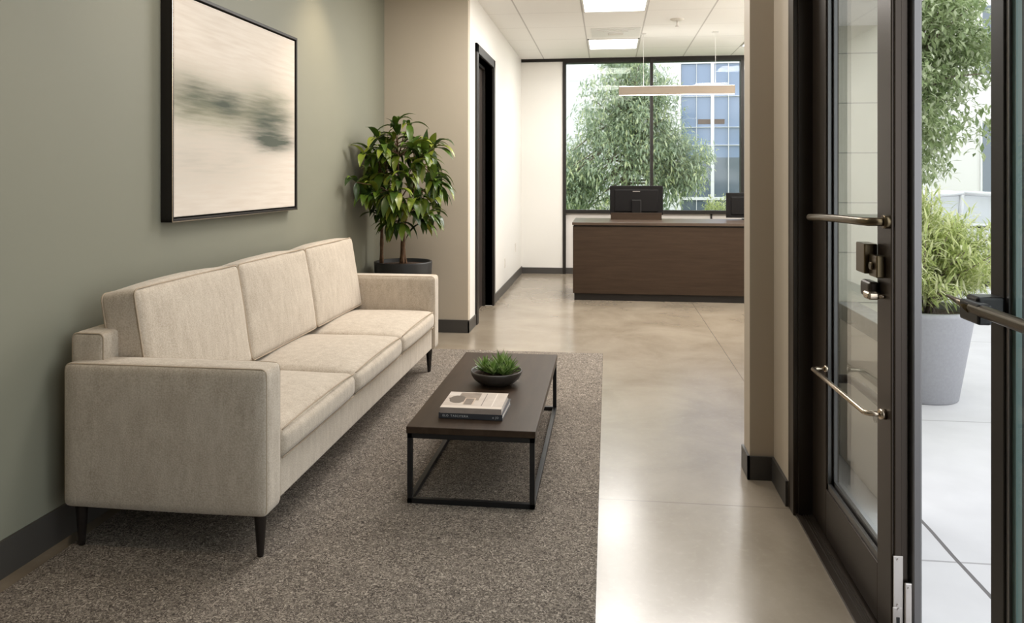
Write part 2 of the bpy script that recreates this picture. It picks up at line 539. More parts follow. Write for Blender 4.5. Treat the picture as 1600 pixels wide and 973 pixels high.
class B:
    """collects shapes, all in world coordinates, and links them as one mesh object"""

    def __init__(self):
        self.bm = bmesh.new()

    def _merge(self, t):
        me = bpy.data.meshes.new('tmp')
        t.to_mesh(me)
        t.free()
        self.bm.from_mesh(me)
        bpy.data.meshes.remove(me)
        return self

    def box(self, x0, x1, y0, y1, z0, z1, bev=0.0, seg=2, mtx=None):
        t = bmesh.new()
        bmesh.ops.create_cube(t, size=1)
        for v in t.verts:
            v.co = Vector((x0 + (v.co.x + .5) * (x1 - x0), y0 + (v.co.y + .5) * (y1 - y0), z0 + (v.co.z + .5) * (z1 - z0)))
        if bev > 0:
            bmesh.ops.bevel(t, geom=t.edges[:], offset=bev, segments=seg, profile=0.5, affect='EDGES')
        if mtx is not None:
            t.transform(mtx)
        return self._merge(t)

    def tube(self, pts, r, seg=10, cap=True):
        pts = [Vector(p) for p in pts]
        rs = r if isinstance(r, (list, tuple)) else [r] * len(pts)
        n = len(pts)
        up = Vector((0, 0, 1))
        rings = []
        prev = None
        for i, p in enumerate(pts):
            if i == 0:
                d = pts[1] - p
            elif i == n - 1:
                d = p - pts[i - 1]
            else:
                d = (pts[i + 1] - p).normalized() + (p - pts[i - 1]).normalized()
            d.normalize()
            if prev is None:
                a = up if abs(d.z) < 0.95 else Vector((1, 0, 0))
                x = d.cross(a).normalized()
            else:
                x = (prev - d * prev.dot(d)).normalized()
            prev = x
            y = d.cross(x)
            rings.append([self.bm.verts.new(p + (x * math.cos(2 * PI * k / seg) + y * math.sin(2 * PI * k / seg)) * rs[i]) for k in range(seg)])
        for i in range(n - 1):
            for k in range(seg):
                self.bm.faces.new((rings[i][k], rings[i][(k + 1) % seg], rings[i + 1][(k + 1) % seg], rings[i + 1][k])).smooth = True
        if cap:
            self.bm.faces.new(rings[0][::-1])
            self.bm.faces.new(rings[-1])
        return self

    def loop(self, pts, r, seg=6):
        """closed tube"""
        pts = [Vector(p) for p in pts]
        n = len(pts)
        rings = []
        c = sum(pts, Vector()) / n
        for i, p in enumerate(pts):
            d = (pts[(i + 1) % n] - pts[i - 1]).normalized()
            x = (p - c)
            x = (x - d * x.dot(d)).normalized()
            y = d.cross(x)
            rings.append([self.bm.verts.new(p + (x * math.cos(2 * PI * k / seg) + y * math.sin(2 * PI * k / seg)) * r) for k in range(seg)])
        for i in range(n):
            a, b_ = rings[i], rings[(i + 1) % n]
            for k in range(seg):
                self.bm.faces.new((a[k], a[(k + 1) % seg], b_[(k + 1) % seg], b_[k])).smooth = True
        return self

    def lathe(self, prof, c, seg=40, sx=1.0, sy=1.0):
        rings = []
        for r, z in prof:
            if r < 1e-5:
                rings.append([self.bm.verts.new((c[0], c[1], c[2] + z))])
            else:
                rings.append([self.bm.verts.new((c[0] + sx * r * math.cos(2 * PI * k / seg), c[1] + sy * r * math.sin(2 * PI * k / seg), c[2] + z)) for k in range(seg)])
        for i in range(len(rings) - 1):
            a, b_ = rings[i], rings[i + 1]
            for k in range(seg):
                k2 = (k + 1) % seg
                if len(a) == 1 and len(b_) == 1:
                    continue
                if len(a) == 1:
                    f = self.bm.faces.new((a[0], b_[k2], b_[k]))
                elif len(b_) == 1:
                    f = self.bm.faces.new((a[k], a[k2], b_[0]))
                else:
                    f = self.bm.faces.new((a[k], a[k2], b_[k2], b_[k]))
                f.smooth = True
        return self

    def prism(self, poly, axis, a, b_):
        """poly: 2D points; extruded along axis from a to b_"""
        def co(p, t):
            if axis == 'x':
                return (t, p[0], p[1])
            if axis == 'y':
                return (p[0], t, p[1])
            return (p[0], p[1], t)
        v0 = [self.bm.verts.new(co(p, a)) for p in poly]
        v1 = [self.bm.verts.new(co(p, b_)) for p in poly]
        n = len(poly)
        self.bm.faces.new(v0[::-1])
        self.bm.faces.new(v1)
        for i in range(n):
            self.bm.faces.new((v0[i], v0[(i + 1) % n], v1[(i + 1) % n], v1[i]))
        return self

    def pillow(self, x0, x1, y0, y1, z0, z1, r=0.03, puff=(0.0, 0.0, 0.0), n=14, mtx=None, wrinkle=0.0, seed=0):
        """a cushion: rounded box whose faces bulge by puff along each axis (+ side only if positive list)"""
        t = bmesh.new()
        bmesh.ops.create_cube(t, size=2)
        bmesh.ops.subdivide_edges(t, edges=t.edges[:], cuts=n, use_grid_fill=True)
        h = Vector(((x1 - x0) / 2, (y1 - y0) / 2, (z1 - z0) / 2))
        c = Vector(((x1 + x0) / 2, (y1 + y0) / 2, (z1 + z0) / 2))
        for v in t.verts:
            q = v.co.copy()
            # push samples toward the edges so the rounding is well resolved
            q = Vector([math.sin(max(-1, min(1, a)) * PI / 2) for a in q])
            p = Vector((q.x * h.x, q.y * h.y, q.z * h.z))
            inner = Vector([max(-(hh - r), min(hh - r, pp)) for pp, hh in zip(p, h)])
            d = p - inner
            if d.length > 1e-9:
                p = inner + d.normalized() * r
            e = Vector([1 - min(1, abs(a)) ** 2.6 for a in q])
            p.x += puff[0] * e.y * e.z * (1 if q.x > 0 else -1) * abs(q.x) ** 3
            p.y += puff[1] * e.x * e.z * (1 if q.y > 0 else -1) * abs(q.y) ** 3
            p.z += puff[2] * e.x * e.y * (1 if q.z > 0 else -1) * abs(q.z) ** 3
            if wrinkle:
                nn = noise.noise(p * 5 + Vector((seed * 3.1, 0, 0)))
                p += Vector((1, 0, 1)) * nn * wrinkle
            v.co = c + p
        if mtx is not None:
            t.transform(mtx)
        for f in t.faces:
            f.smooth = True
        return self._merge(t)

    def sphere(self, c, r, sx=1, sy=1, sz=1, sub=2):
        t = bmesh.new()
        bmesh.ops.create_icosphere(t, subdivisions=sub, radius=r)
        for v in t.verts:
            v.co = Vector((c[0] + v.co.x * sx, c[1] + v.co.y * sy, c[2] + v.co.z * sz))
        for f in t.faces:
            f.smooth = True
        return self._merge(t)


def obj(name, b, m, parent=None, origin=None, label=None):
    bm = b.bm if isinstance(b, B) else b
    if origin is None:
        if parent is not None:
            origin = Vector(ORG[parent.name])
        else:
            lo = Vector([min(v.co[i] for v in bm.verts) for i in range(3)])
            hi = Vector([max(v.co[i] for v in bm.verts) for i in range(3)])
            origin = Vector(((lo.x + hi.x) / 2, (lo.y + hi.y) / 2, lo.z))
    origin = Vector(origin)
    bmesh.ops.recalc_face_normals(bm, faces=bm.faces[:])
    bm.transform(Matrix.Translation(-origin))
    me = bpy.data.meshes.new(name)
    bm.to_mesh(me)
    bm.free()
    me.materials.append(m)
    o = bpy.data.objects.new(name, me)
    COL.objects.link(o)
    if parent is not None:
        o.parent = parent
        o.location = origin - Vector(ORG[parent.name])
    else:
        o.location = origin
    ORG[o.name] = origin
    if label:
        o['label'] = label
    return o


def tag(o, label, cat, group=None):
    o['label'] = label
    o['category'] = cat
    if group:
        o['group'] = group
    return o


def struct(o, label=None):
    o['kind'] = 'structure'
    if label:
        o['label'] = label
    return o


def thing(name, loc, label, cat, group=None):
    o = bpy.data.objects.new(name, None)
    COL.objects.link(o)
    o.location = loc
    o.empty_display_size = 0.1
    ORG[o.name] = Vector(loc)
    tag(o, label, cat, group)
    return o


def sthing(name, loc, label=None):
    o = bpy.data.objects.new(name, None)
    COL.objects.link(o)
    o.location = loc
    ORG[o.name] = Vector(loc)
    return struct(o, label)


def bx(*a, **k):
    return B().box(*a, **k)


def leaf_mesh(name, leaves, m, parent, segs=5, fold=0.25, clamp=None):
    """leaves: list of (base, dir, up, length, width, droop)"""
    V, Fc = [], []
    shape = [math.sin(PI * (i / segs) ** 0.75) for i in range(segs + 1)]
    for base, d, up, L, W, droop in leaves:
        d = d.normalized()
        side = d.cross(up)
        if side.length < 1e-4:
            side = d.cross(Vector((1, 0.3, 0)))
        side.normalize()
        nrm = side.cross(d).normalized()
        p = Vector(base)
        i0 = len(V)
        cur = d.copy()
        for i in range(segs + 1):
            wv = W * 0.5 * max(0.03, shape[i])
            nr = side.cross(cur).normalized()
            V.append(p + side * wv + nr * wv * fold)
            V.append(p.copy())
            V.append(p - side * wv + nr * wv * fold)
            p = p + cur * (L / segs)
            cur = (cur + Vector((0, 0, -1)) * droop / segs).normalized()
        for i in range(segs):
            a = i0 + i * 3
            Fc.append((a, a + 1, a + 4, a + 3))
            Fc.append((a + 1, a + 2, a + 5, a + 4))
    og = Vector(ORG[parent.name]) if parent is not None else Vector()
    if clamp:
        for v in V:
            v.x = max(v.x, clamp(v.y))
    me = bpy.data.meshes.new(name)
    me.from_pydata([tuple(v - og) for v in V], [], Fc)
    me.polygons.foreach_set('use_smooth', [True] * len(Fc))
    me.materials.append(m)
    me.update()
    o = bpy.data.objects.new(name, me)
    COL.objects.link(o)
    if parent is not None:
        o.parent = parent
    ORG[o.name] = og
    return o


def rnd_dir():
    while True:
        v = Vector((random.uniform(-1, 1), random.uniform(-1, 1), random.uniform(-1, 1)))
        if 0.05 < v.length < 1:
            return v.normalized()


# ------------------------------------------------------------------ room shell
YR = 7.0           # beige return wall
YF = 11.4          # far wall
XH = -1.285        # hall left wall


def wall_x(y):
    return -2.175 + 0.0206 * (y - 2.5)


# floor
struct(obj('floor', bx(-2.6, 0.86, -2.6, 4.3, -0.12, 0).box(-2.6, 1.53, 4.35, 6.9, -0.12, 0).box(-2.6, 2.48, 6.9, YF + .2, -0.12, 0).box(0.86, 1.43, 4.2, 4.35, -0.12, 0).box(-2.6, .86, 4.3, 4.35, -.12, 0), M['floor'], origin=(0, 0, 0)))
struct(obj('ceiling', bx(-2.6, 0.95, -2.6, 4.35, CEIL, CEIL + 0.12).box(-2.6, 1.53, 4.35, 6.9, CEIL, CEIL + 0.12).box(-2.6, 2.48, 6.9, YF + .2, CEIL, CEIL + 0.12), M['ceiling'], origin=(0, 0, 0)))
# green wall, very slightly out of parallel with the hall
g = B()
g.prism([(wall_x(-2.5), -2.5), (wall_x(YR + .1), YR + .1), (-2.45, YR + .1), (-2.45, -2.5)], 'z', 0, CEIL)
struct(obj('wall_left', g, M['green'], origin=(0, 0, 0)), 'sage green wall behind the sofa')
g = B()
g.prism([(wall_x(-2.5), -2.5), (wall_x(YR), YR), (wall_x(YR) + .012, YR), (wall_x(-2.5) + .012, -2.5)], 'z', 0, 0.135)
struct(obj('baseboard_left', g, M['base'], origin=(0, 0, 0)))
# return wall
struct(obj('wall_return', bx(-2.3, XH, YR, YR + .10, 0, CEIL), M['beige'], origin=(0, 0, 0)), 'beige return wall behind the tall potted plant')
struct(obj('baseboard_return', bx(wall_x(YR), XH + .012, YR - .012, YR, 0, 0.118), M['base'], origin=(0, 0, 0)))
# hall left wall with door opening
DY0, DY1, DZ = 7.47, 8.50, 2.66
g = bx(XH - .15, XH, YR + .10, DY0, 0, CEIL)
mk = 0
g.box(XH - .15, XH, DY1, YF, 0, CEIL)
g.box(XH - .15, XH, DY0, DY1, DZ, CEIL)
struct(obj('wall_hall', g, M['cream'], origin=(0, 0, 0)), 'cream hall wall with the dark door')
struct(obj('baseboard_hall', bx(XH, XH + .012, YR - .012, DY0 - .09, 0, 0.105).box(XH, XH + .012, DY1 + .09, YF, 0, 0.105), M['base'], origin=(0, 0, 0)))
d1 = sthing('door_1', (XH, 8.0, 0), 'dark veneered hall door in a black frame')
obj('door_frame', bx(XH - .15, XH + .022, DY0 - .09, DY0, 0, DZ + .09, bev=.003).box(XH - .15, XH + .022, DY1, DY1 + .09, 0, DZ + .09, bev=.003)
    .box(XH - .15, XH + .022, DY0 - .09, DY1 + .09, DZ, DZ + .09, bev=.003).box(XH - .11, XH - .08, DY0, DY1, DZ - .03, DZ).box(XH - .11, XH - .08, DY1 - .03, DY1, 0, DZ), M['frame_black'], d1)
obj('door_panel', bx(XH - .15, XH - .11, DY0 + .003, DY1 - .003, .01, DZ - .003), M['doorwood'], d1)
hd = B().tube([(XH - .11, 7.56, 1.0), (XH - .06, 7.56, 1.0), (XH - .055, 7.58, 1.0), (XH - .055, 7.68, 1.0)], .009)
obj('door_handle', hd, M['steel'], d1)
# outlet plates on the hall wall
for yy, zz in ((9.56, .36), (10.65, .45)):
    t = thing('outlet_plate', (XH, yy, zz), 'small white outlet plate low on the cream hall wall, ' + ('nearer the dark door' if yy < 10 else 'nearer the far corner'), 'outlet', 'wall plates in the hall')
    obj('plate', bx(XH - .001, XH + .006, yy - .04, yy + .04, zz - .06, zz + .06, bev=.002), M['plate'], t)
    for dz in (.025, -.025):
        obj('socket', bx(XH + .005, XH + .0075, yy - .015, yy + .015, zz + dz - .015, zz + dz + .015), M['pale'], t)
# far wall
WX0, WX1 = -0.62, 2.4
g = bx(XH - .15, WX0 - .04, YF, YF + .2, 0, CEIL)
struct(obj('wall_far', g, M['cream'], origin=(0, 0, 0)), 'cream end wall left of the big window')
g = bx(WX0 - .04, 2.48, YF + .03, YF + .2, 0, .90)
struct(obj('wall_spandrel', g, M['pale'], origin=(0, 0, 0)), 'pale low wall under the big window')
struct(obj('baseboard_far', bx(XH, WX0 - .045, YF - .012, YF, 0, .09).box(WX0, 2.4, YF + .018, YF + .03, 0, .09), M['base'], origin=(0, 0, 0)))
struct(obj('trim_1', bx(XH, WX0 - .045, YF - .02, YF, 3.145, CEIL), M['frame_black'], origin=(0, 0, 0)), 'black strip along the top of the end wall')
wn = sthing('window_1', (0.6, YF + .1, 0.9), 'large far window with black frame')
g = bx(WX0 - .045, WX0, YF - .02, YF + .12, 0, CEIL)
g.box(WX0, 2.4, YF - .02, YF + .12, 3.12, CEIL)
g.box(WX0, 2.4, YF - .02, YF + .12, .90, .95)
g.box(0.612, 0.655, YF - .02, YF + .12, .95, 3.12)
g.box(1.90, 1.943, YF - .02, YF + .12, .95, 3.12)
obj('window_frame', g, M['frame_black'], wn)
obj('panel_joint', bx(1.475, 1.50, YF + .01, YF + .03, 0, .90), M['frame_black'], wn)
obj('glass', bx(WX0, 0.612, YF + .05, YF + .058, .95, 3.12).box(0.655, 1.90, YF + .05, YF + .058, .95, 3.12).box(1.943, 2.4, YF + .05, YF + .058, .95, 3.12), M['glass'], wn)
# reception side walls (out of view, close the room)
struct(obj('wall_reception', bx(2.4, 2.48, 6.9, YF + .2, 0, CEIL).box(1.53, 2.4, 6.9, 7.0, 0, CEIL).box(1.43, 1.53, 4.35, 7.0, 0, CEIL).box(.95, 1.53, 4.27, 4.35, 0, CEIL), M['cream'], origin=(0, 0, 0)))
# partition stub, side wall towards the entrance
XD = 0.785
struct(obj('wall_partition', bx(0.673, .95, 3.79, 3.94, 0, CEIL, bev=.002), M['beige'], origin=(0, 0, 0)), 'beige end of the partition beside the entrance')
struct(obj('wall_right', bx(XD, 0.95, 3.494, 3.79, 0, CEIL).box(XD, .95, 3.94, 4.35, 0, CEIL), M['beige'], origin=(0, 0, 0)), 'narrow beige wall between partition and entrance frame')
struct(obj('baseboard_right', bx(0.661, 0.673, 3.778, 3.95, 0, 0.112).box(0.661, XD, 3.778, 3.79, 0, 0.112).box(XD - .012, XD, 3.494, 3.778, 0, 0.112), M['base'], origin=(0, 0, 0)))
struct(obj('wall_back', bx(-2.45, 0.95, -2.6, -2.45, 0, CEIL), M['beige'], origin=(0, 0, 0)))
# storefront above and before the doors; unseen solid panel added to cut sky light
HEAD = 2.42
struct(obj('trim_2', bx(XD, .95, 3.405, 3.494, 0, CEIL, bev=.003).box(XD + .02, .85, 3.392, 3.405, 0, HEAD).box(.795, .95, -2.45, 3.405, HEAD, HEAD + .12).box(.795, .95, -2.45, 3.405, CEIL - .08, CEIL)
           .box(.80, .95, .62, .72, 0, CEIL).box(.80, .95, -.75, -.65, 0, CEIL).box(.80, .95, -2.45, -2.35, 0, CEIL)
           .box(.82, .92, -2.35, -.75, 0, HEAD).box(.80, .95, -.65, .62, 0, .16), M['bronze'], origin=(0, 0, 0)), 'dark bronze entrance frame with an added light-blocking panel out of view')
w2 = sthing('window_2', (.87, 1, 0), 'side glazing of the entrance')
obj('glass', bx(.87, .878, -2.35, -.75, .16, HEAD).box(.87, .878, -.65, .62, .16, HEAD).box(.87, .878, -2.35, 3.405, HEAD + .12, CEIL - .08), M['glass'], w2)
# threshold with its ribs
g = bx(.795, .95, .72, 3.405, 0, .008).box(.795, .812, .72, 3.405, .008, .011)
for xx in (.822, .832, .842):
    g.box(xx, xx + .004, .72, 3.405, .008, .013)
struct(obj('trim_3', g, M['bronze'], origin=(0, 0, 0)), 'ribbed dark door threshold')

# ------------------------------------------------------------------ entrance door (closed leaf)
XL = .86
LY0, LY1 = 2.478, 3.388
d2 = sthing('door_2', (XL, 2.9, 0), 'glass entrance door leaf in dark bronze frame')
g = bx(XL, XL + .05, LY1 - .20, LY1, .018, HEAD - .01, bev=.003)
g.box(XL, XL + .05, LY0, LY0 + .122, .018, HEAD - .01, bev=.003)
g.box(XL, XL + .05, LY0 + .12, LY1 - .2, .018, .205, bev=.003)
g.box(XL, XL + .05, LY0 + .12, LY1 - .2, HEAD - .12, HEAD - .01, bev=.003)
# rebated outer part of the meeting edge
g.box(XL + .008, XL + .03, LY0 - .006, LY0 + .01, .018, HEAD - .01, bev=.003)
obj('door_stiles', g, M['bronze'], d2)
g = bx(XL + .054, XL + .083, LY0 - .022, LY0 + .08, .018, HEAD - .01, bev=.006)
obj('meeting_strip', g, M['bronze2'], d2)
g = B()
for (a, b_) in ((0.0, .012), (.018, .030)):
    x0 = XL + .006 + a
    g.box(x0, x0 + .012, LY0 + .12, LY0 + .132 + a, .205, HEAD - .12)
    g.box(x0, x0 + .012, LY1 - .212 - a, LY1 - .2, .205, HEAD - .12)
    g.box(x0, x0 + .012, LY0 + .12, LY1 - .2, .205, .23 + a)
obj('glazing_bead', g, M['bronze2'], d2)
obj('glass', bx(XL + .036, XL + .044, LY0 + .12, LY1 - .2, .2, HEAD - .12), M['doorglass'], d2)
# upper pull: slightly bowed bar standing off the stiles
g = B()
pts = [(XL, 3.235, 1.285), (.815, 3.225, 1.285), (.80, 3.19, 1.286)]
for i in range(1, 9):
    t_ = i / 9
    pts.append((.80 - .012 * math.sin(PI * t_), 3.19 + (2.50 - 3.19) * t_, 1.286 + .022 * t_ + .004 * math.sin(PI * t_)))
pts += [(.802, 2.505, 1.308), (.815, 2.495, 1.309), (XL, 2.49, 1.309)]
g.tube(pts, .0135, 14)
obj('pull_bar', g, M['brass'], d2, label='thick bronze pull bar')
obj('pull_bar_mount', B().tube([(XL + .001, 2.492, 1.309), (XL - .02, 2.492, 1.309)], .021, 20), M['brass'], d2)
# lower thin bar
g = B().tube([(XL, 3.17, .688), (.815, 3.165, .688), (.802, 3.15, .689), (.802, 2.545, .705), (.815, 2.53, .706), (XL, 2.525, .706)], .0085, 12)
obj('push_rail', g, M['silverbronze'], d2, label='thin satin push rail')
obj('push_rail_mount', B().tube([(XL + .001, 2.525, .706), (XL - .018, 2.525, .706)], .016, 20).tube([(XL + .001, 3.17, .688), (XL - .01, 3.17, .688)], .013, 16), M['silverbronze'], d2)
# outside pull bar
g = B().tube([(XL + .05, LY1 - .1, .62), (XL + .12, LY1 - .1, .62), (XL + .13, LY1 - .13, .62), (XL + .13, LY0 + .33, .62), (XL + .12, LY0 + .30, .62), (XL + .05, LY0 + .30, .62)], .018, 12)
obj('outside_pull', g, M['bronze'], d2)
# lock case, exit device and thumb turn
g = bx(XL - .040, XL + .002, 2.600, 2.685, 1.135, 1.232, bev=.004)
obj('lock_case', g, M['brass'], d2)
obj('lock_keeper', bx(XL - .026, XL + .002, 2.528, 2.60, 1.130, 1.200, bev=.004).tube([(XL - .026, 2.565, 1.165), (XL - .034, 2.565, 1.165)], .012, 16), M['brass'], d2)
g = bx(XL - .034, XL + .002, 2.575, 2.665, 1.058, 1.112, bev=.012, seg=3)
tt = obj('thumb_turn_case', g, M['bronze'], d2)
obj('thumb_turn', bx(XL - .05, XL - .01, 2.535, 2.59, 1.060, 1.085, bev=.010, seg=3).tube([(XL - .03, 2.56, 1.072), (XL + .001, 2.53, 1.072)], .006, 10), M['silverbronze'], tt)
# steel face plates in the edge of the leaf
yy = LY0 - .006
fp = obj('edge_plate', bx(XL + .004, XL + .032, yy - .003, yy, .05, .292, bev=.001).box(XL + .002, XL + .03, yy - .004, yy - .001, .05, .135, bev=.001), M['steel'], d2, label='steel face plate')
obj('plate_screw', B().tube([(XL + .018, yy - .006, .280), (XL + .018, yy - .002, .280)], .0045, 12).tube([(XL + .018, yy - .0065, .142), (XL + .018, yy - .002, .142)], .005, 12).tube([(XL + .020, yy - .0065, .130), (XL + .020, yy - .002, .130)], .0055, 12), M['steel'], fp)
obj('key_slot', bx(XL + .012, XL + .022, yy - .0055, yy - .002, .085, .106, bev=.001), M['darkhole'], fp)
fp2 = obj('hinge_plate', bx(XL + .034, XL + .056, yy - .012, yy - .004, .04, .215, bev=.003), M['steel'], d2, label='second steel plate, lower')
obj('plate_screw', B().tube([(XL + .046, yy - .0145, .20), (XL + .046, yy - .011, .20)], .0045, 12), M['steel'], fp2)

# ------------------------------------------------------------------ second door leaf nearer the camera
d3 = sthing('door_3', (XL, 1.3, 0), 'nearer glass door leaf with a push bar')
g = bx(XL, XL + .05, 1.802, 1.862, .018, HEAD - .01, bev=.003)
g.box(XL, XL + .05, .725, .82, .018, HEAD - .01, bev=.003)
g.box(XL, XL + .05, .82, 1.802, .018, .205, bev=.003)
g.box(XL, XL + .05, .82, 1.802, HEAD - .12, HEAD - .01, bev=.003)
obj('door_stiles', g, M['frame_black'], d3)
obj('glazing_bead', bx(XL + .004, XL + .02, 1.788, 1.802, .205, HEAD - .12).box(XL + .004, XL + .02, .82, .834, .205, HEAD - .12).box(XL + .004, XL + .02, .82, 1.80, .205, .225), M['bronze2'], d3)
obj('glass', bx(XL + .012, XL + .020, .82, 1.789, .2, HEAD - .12), M['doorglass'], d3)
obj('glass_edge_seal', bx(XL + .010, XL + .022, 1.772, 1.789, .205, HEAD - .12), M['glassedge'], d3)
g = bx(.802, XL + .001, 1.795, 1.85, 1.128, 1.185, bev=.006)
g.box(.786, .815, 1.755, 1.845, 1.130, 1.175, bev=.005)
br = obj('bar_bracket', g, M['black'], d3)
g = B().tube([(.796, 1.93, 1.168), (.796, 1.86, 1.163), (.796, 1.80, 1.158)], [.003, .008, .014], 12)
g.tube([(.796, 1.80, 1.160), (.796, 1.2, 1.160), (.796, .80, 1.160)], .0135, 16)
g.tube([(.796, .815, 1.16), (XL, .80, 1.16)], .0135, 12)
obj('push_bar', g, M['brass'], d3)

# ------------------------------------------------------------------ ceiling fixtures


def ceil_light(x0, x1, y0, y1, label):
    t = thing('ceiling_light', ((x0 + x1) / 2, (y0 + y1) / 2, CEIL - .012), label, 'ceiling light', 'ceiling light panels in the hall')
    g = bx(x0, x1, y0, y0 + .018, CEIL - .012, CEIL + .004).box(x0, x1, y1 - .018, y1, CEIL - .012, CEIL + .004).box(x0, x0 + .018, y0, y1, CEIL - .012, CEIL + .004).box(x1 - .018, x1, y0, y1, CEIL - .012, CEIL + .004)
    obj('light_frame', g, M['whitemetal'], t)
    area('panel_light', ((x0 + x1) / 2, (y0 + y1) / 2, CEIL - .013), .6, .7, 35, SOFT)
    obj('diffuser', bx(x0 + .018, x1 - .018, y0 + .018, y1 - .018, CEIL - .008, CEIL - .002), M['lamp_emit'], t)


ceil_light(-.26, .395, 9.80, 10.56, 'lit square ceiling panel nearest the far window, beyond the air vent')
ceil_light(-.26, .395, 7.40, 8.16, 'lit square ceiling panel at the top of the picture, before the air vent')
ceil_light(1.76, 2.39, 9.80, 10.56, 'lit ceiling panel half hidden behind the partition at right')
t = thing('air_vent', (.09, 9.38, CEIL - .02), 'square white ceiling air vent between the two lit panels', 'air vent')
g = B()
for k, s_ in enumerate((.29, .22, .15, .08)):
    z = CEIL - .004 - k * .006
    g.prism([(.09 - s_, 9.38 - s_), (.09 + s_, 9.38 - s_), (.09 + s_, 9.38 + s_), (.09 - s_, 9.38 + s_)], 'z', z - .004, z + .004)
obj('louvre', g, M['whitemetal'], t)
obj('core', bx(.0, .18, 9.33, 9.43, CEIL - .03, CEIL - .022), M['pale'], t)
t = thing('sprinkler', (.76, 8.68, CEIL - .06), 'small white sprinkler head on the ceiling', 'sprinkler')
obj('escutcheon', B().lathe([(0, -.02), (.05, -.018), (.075, -.006), (.078, 0)], (.76, 8.68, CEIL), 24), M['plate'], t)
obj('sprinkler_head', B().tube([(.76, 8.68, CEIL - .015), (.76, 8.68, CEIL - .075)], .008, 10).lathe([(0, -.082), (.022, -.08), (.022, -.076), (0, -.074)], (.76, 8.68, CEIL), 16), M['steel'], t)
# linear pendant
t = thing('pendant_light', (.82, 9.5, 2.44), 'long slim champagne pendant light above the reception desk', 'pendant light')
obj('housing', bx(.132, 1.513, 9.47, 9.53, 2.439, 2.543, bev=.003), M['pend'], t)
obj('light_strip', bx(.14, 1.505, 9.476, 9.524, 2.436, 2.441), M['pend_emit'], t)
obj('added_uplight', bx(.14, 1.505, 9.48, 9.52, 2.541, 2.545), mat_emit('added_top_glow', (1, .97, .93), 12.0), t)  # added glowing strip on the housing top, brightens the ceiling
for xx in (.43, 1.287):
    obj('suspension_wire', B().tube([(xx, 9.5, 2.54), (xx, 9.5, CEIL - .01)], .0022, 6), M['whitemetal'], t)
obj('ceiling_canopy', bx(1.25, 1.32, 9.47, 9.53, CEIL - .012, CEIL, bev=.002).box(.40, .46, 9.47, 9.53, CEIL - .012, CEIL, bev=.002), M['whitemetal'], t)

# ------------------------------------------------------------------ artwork
AY0, AY1, AZ0, AZ1 = 3.485, 4.925, 1.225, 2.372
ax = wall_x(4.2)
slope = math.atan(0.0206)
t = thing('framed_painting', (ax, 4.2, AZ0), 'large framed abstract painting with green smears on the green wall', 'painting')
t.rotation_euler = (0, 0, -slope)
g = B()
D = .062
for (a, b_, c, d) in ((AY0, AY0 + .014, AZ0, AZ1), (AY1 - .014, AY1, AZ0, AZ1), (AY0, AY1, AZ0, AZ0 + .016), (AY0, AY1, AZ1 - .016, AZ1)):
    g.box(ax + .002, ax + D, a, b_, c, d, bev=.001)
obj('frame', g, M['frame_black'], t)
cv = obj('canvas', bx(ax + .004, ax + D - .010, AY0 + .022, AY1 - .022, AZ0 + .024, AZ1 - .024, bev=.002), mat_painting(AY0 - 4.2, AY1 - 4.2, 0, AZ1 - AZ0), t)
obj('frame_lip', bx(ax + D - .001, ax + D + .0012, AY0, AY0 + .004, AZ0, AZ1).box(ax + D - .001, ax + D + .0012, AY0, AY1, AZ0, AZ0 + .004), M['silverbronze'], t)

# ------------------------------------------------------------------ rug
g = bx(-2.085, -.041, .6, 6.28, 0, .011, bev=.004)
tag(obj('area_rug', g, M['carpet'], origin=(-1, 3.5, 0)), 'large grey brown loop pile rug under the sofa and coffee table', 'rug')

# ------------------------------------------------------------------ sofa
SX0, SX1 = -2.085, -1.262
SY0, SY1 = 2.72, 5.655
t = thing('sofa', (-1.67, 4.19, .011), 'three seat beige fabric sofa against the green wall', 'sofa')
FB, PP = M['fabric'], M['piping']
AT = .14


def piping_box(b, x0, x1, y, z0, z1, r=.0035, rad=.035):
    """rounded rectangle piping in a plane y = const"""
    pts = []
    for cx, cz, a0 in ((x1 - rad, z1 - rad, 0), (x0 + rad, z1 - rad, 90), (x0 + rad, z0 + rad, 180), (x1 - rad, z0 + rad, 270)):
        for k in range(6):
            a = math.radians(a0 + 90 * k / 5)
            pts.append((cx + rad * math.cos(a), y, cz + rad * math.sin(a)))
    b.loop(pts, r)
    return b


g = bx(SX0 + .03, SX1 - .02, SY0 + AT - .01, SY1 - AT + .01, .180, .335, bev=.012, seg=3)
bf = obj('base_frame', g, FB, t)
for ya, yb in ((SY0, SY0 + AT), (SY1 - AT, SY1)):
    zt = .728 if ya == SY0 else .712
    a = obj('armrest', B().pillow(SX0, SX1, ya, yb, .175, zt, r=.022, puff=(.003, .008, .006), n=12), FB, t)
    g = B()
    piping_box(g, SX0 + .004, SX1 - .004, ya + .012, .180, zt - .002, rad=.022)
    piping_box(g, SX0 + .004, SX1 - .004, yb - .012, .180, zt - .002, rad=.022)
    obj('piping', g, PP, a)
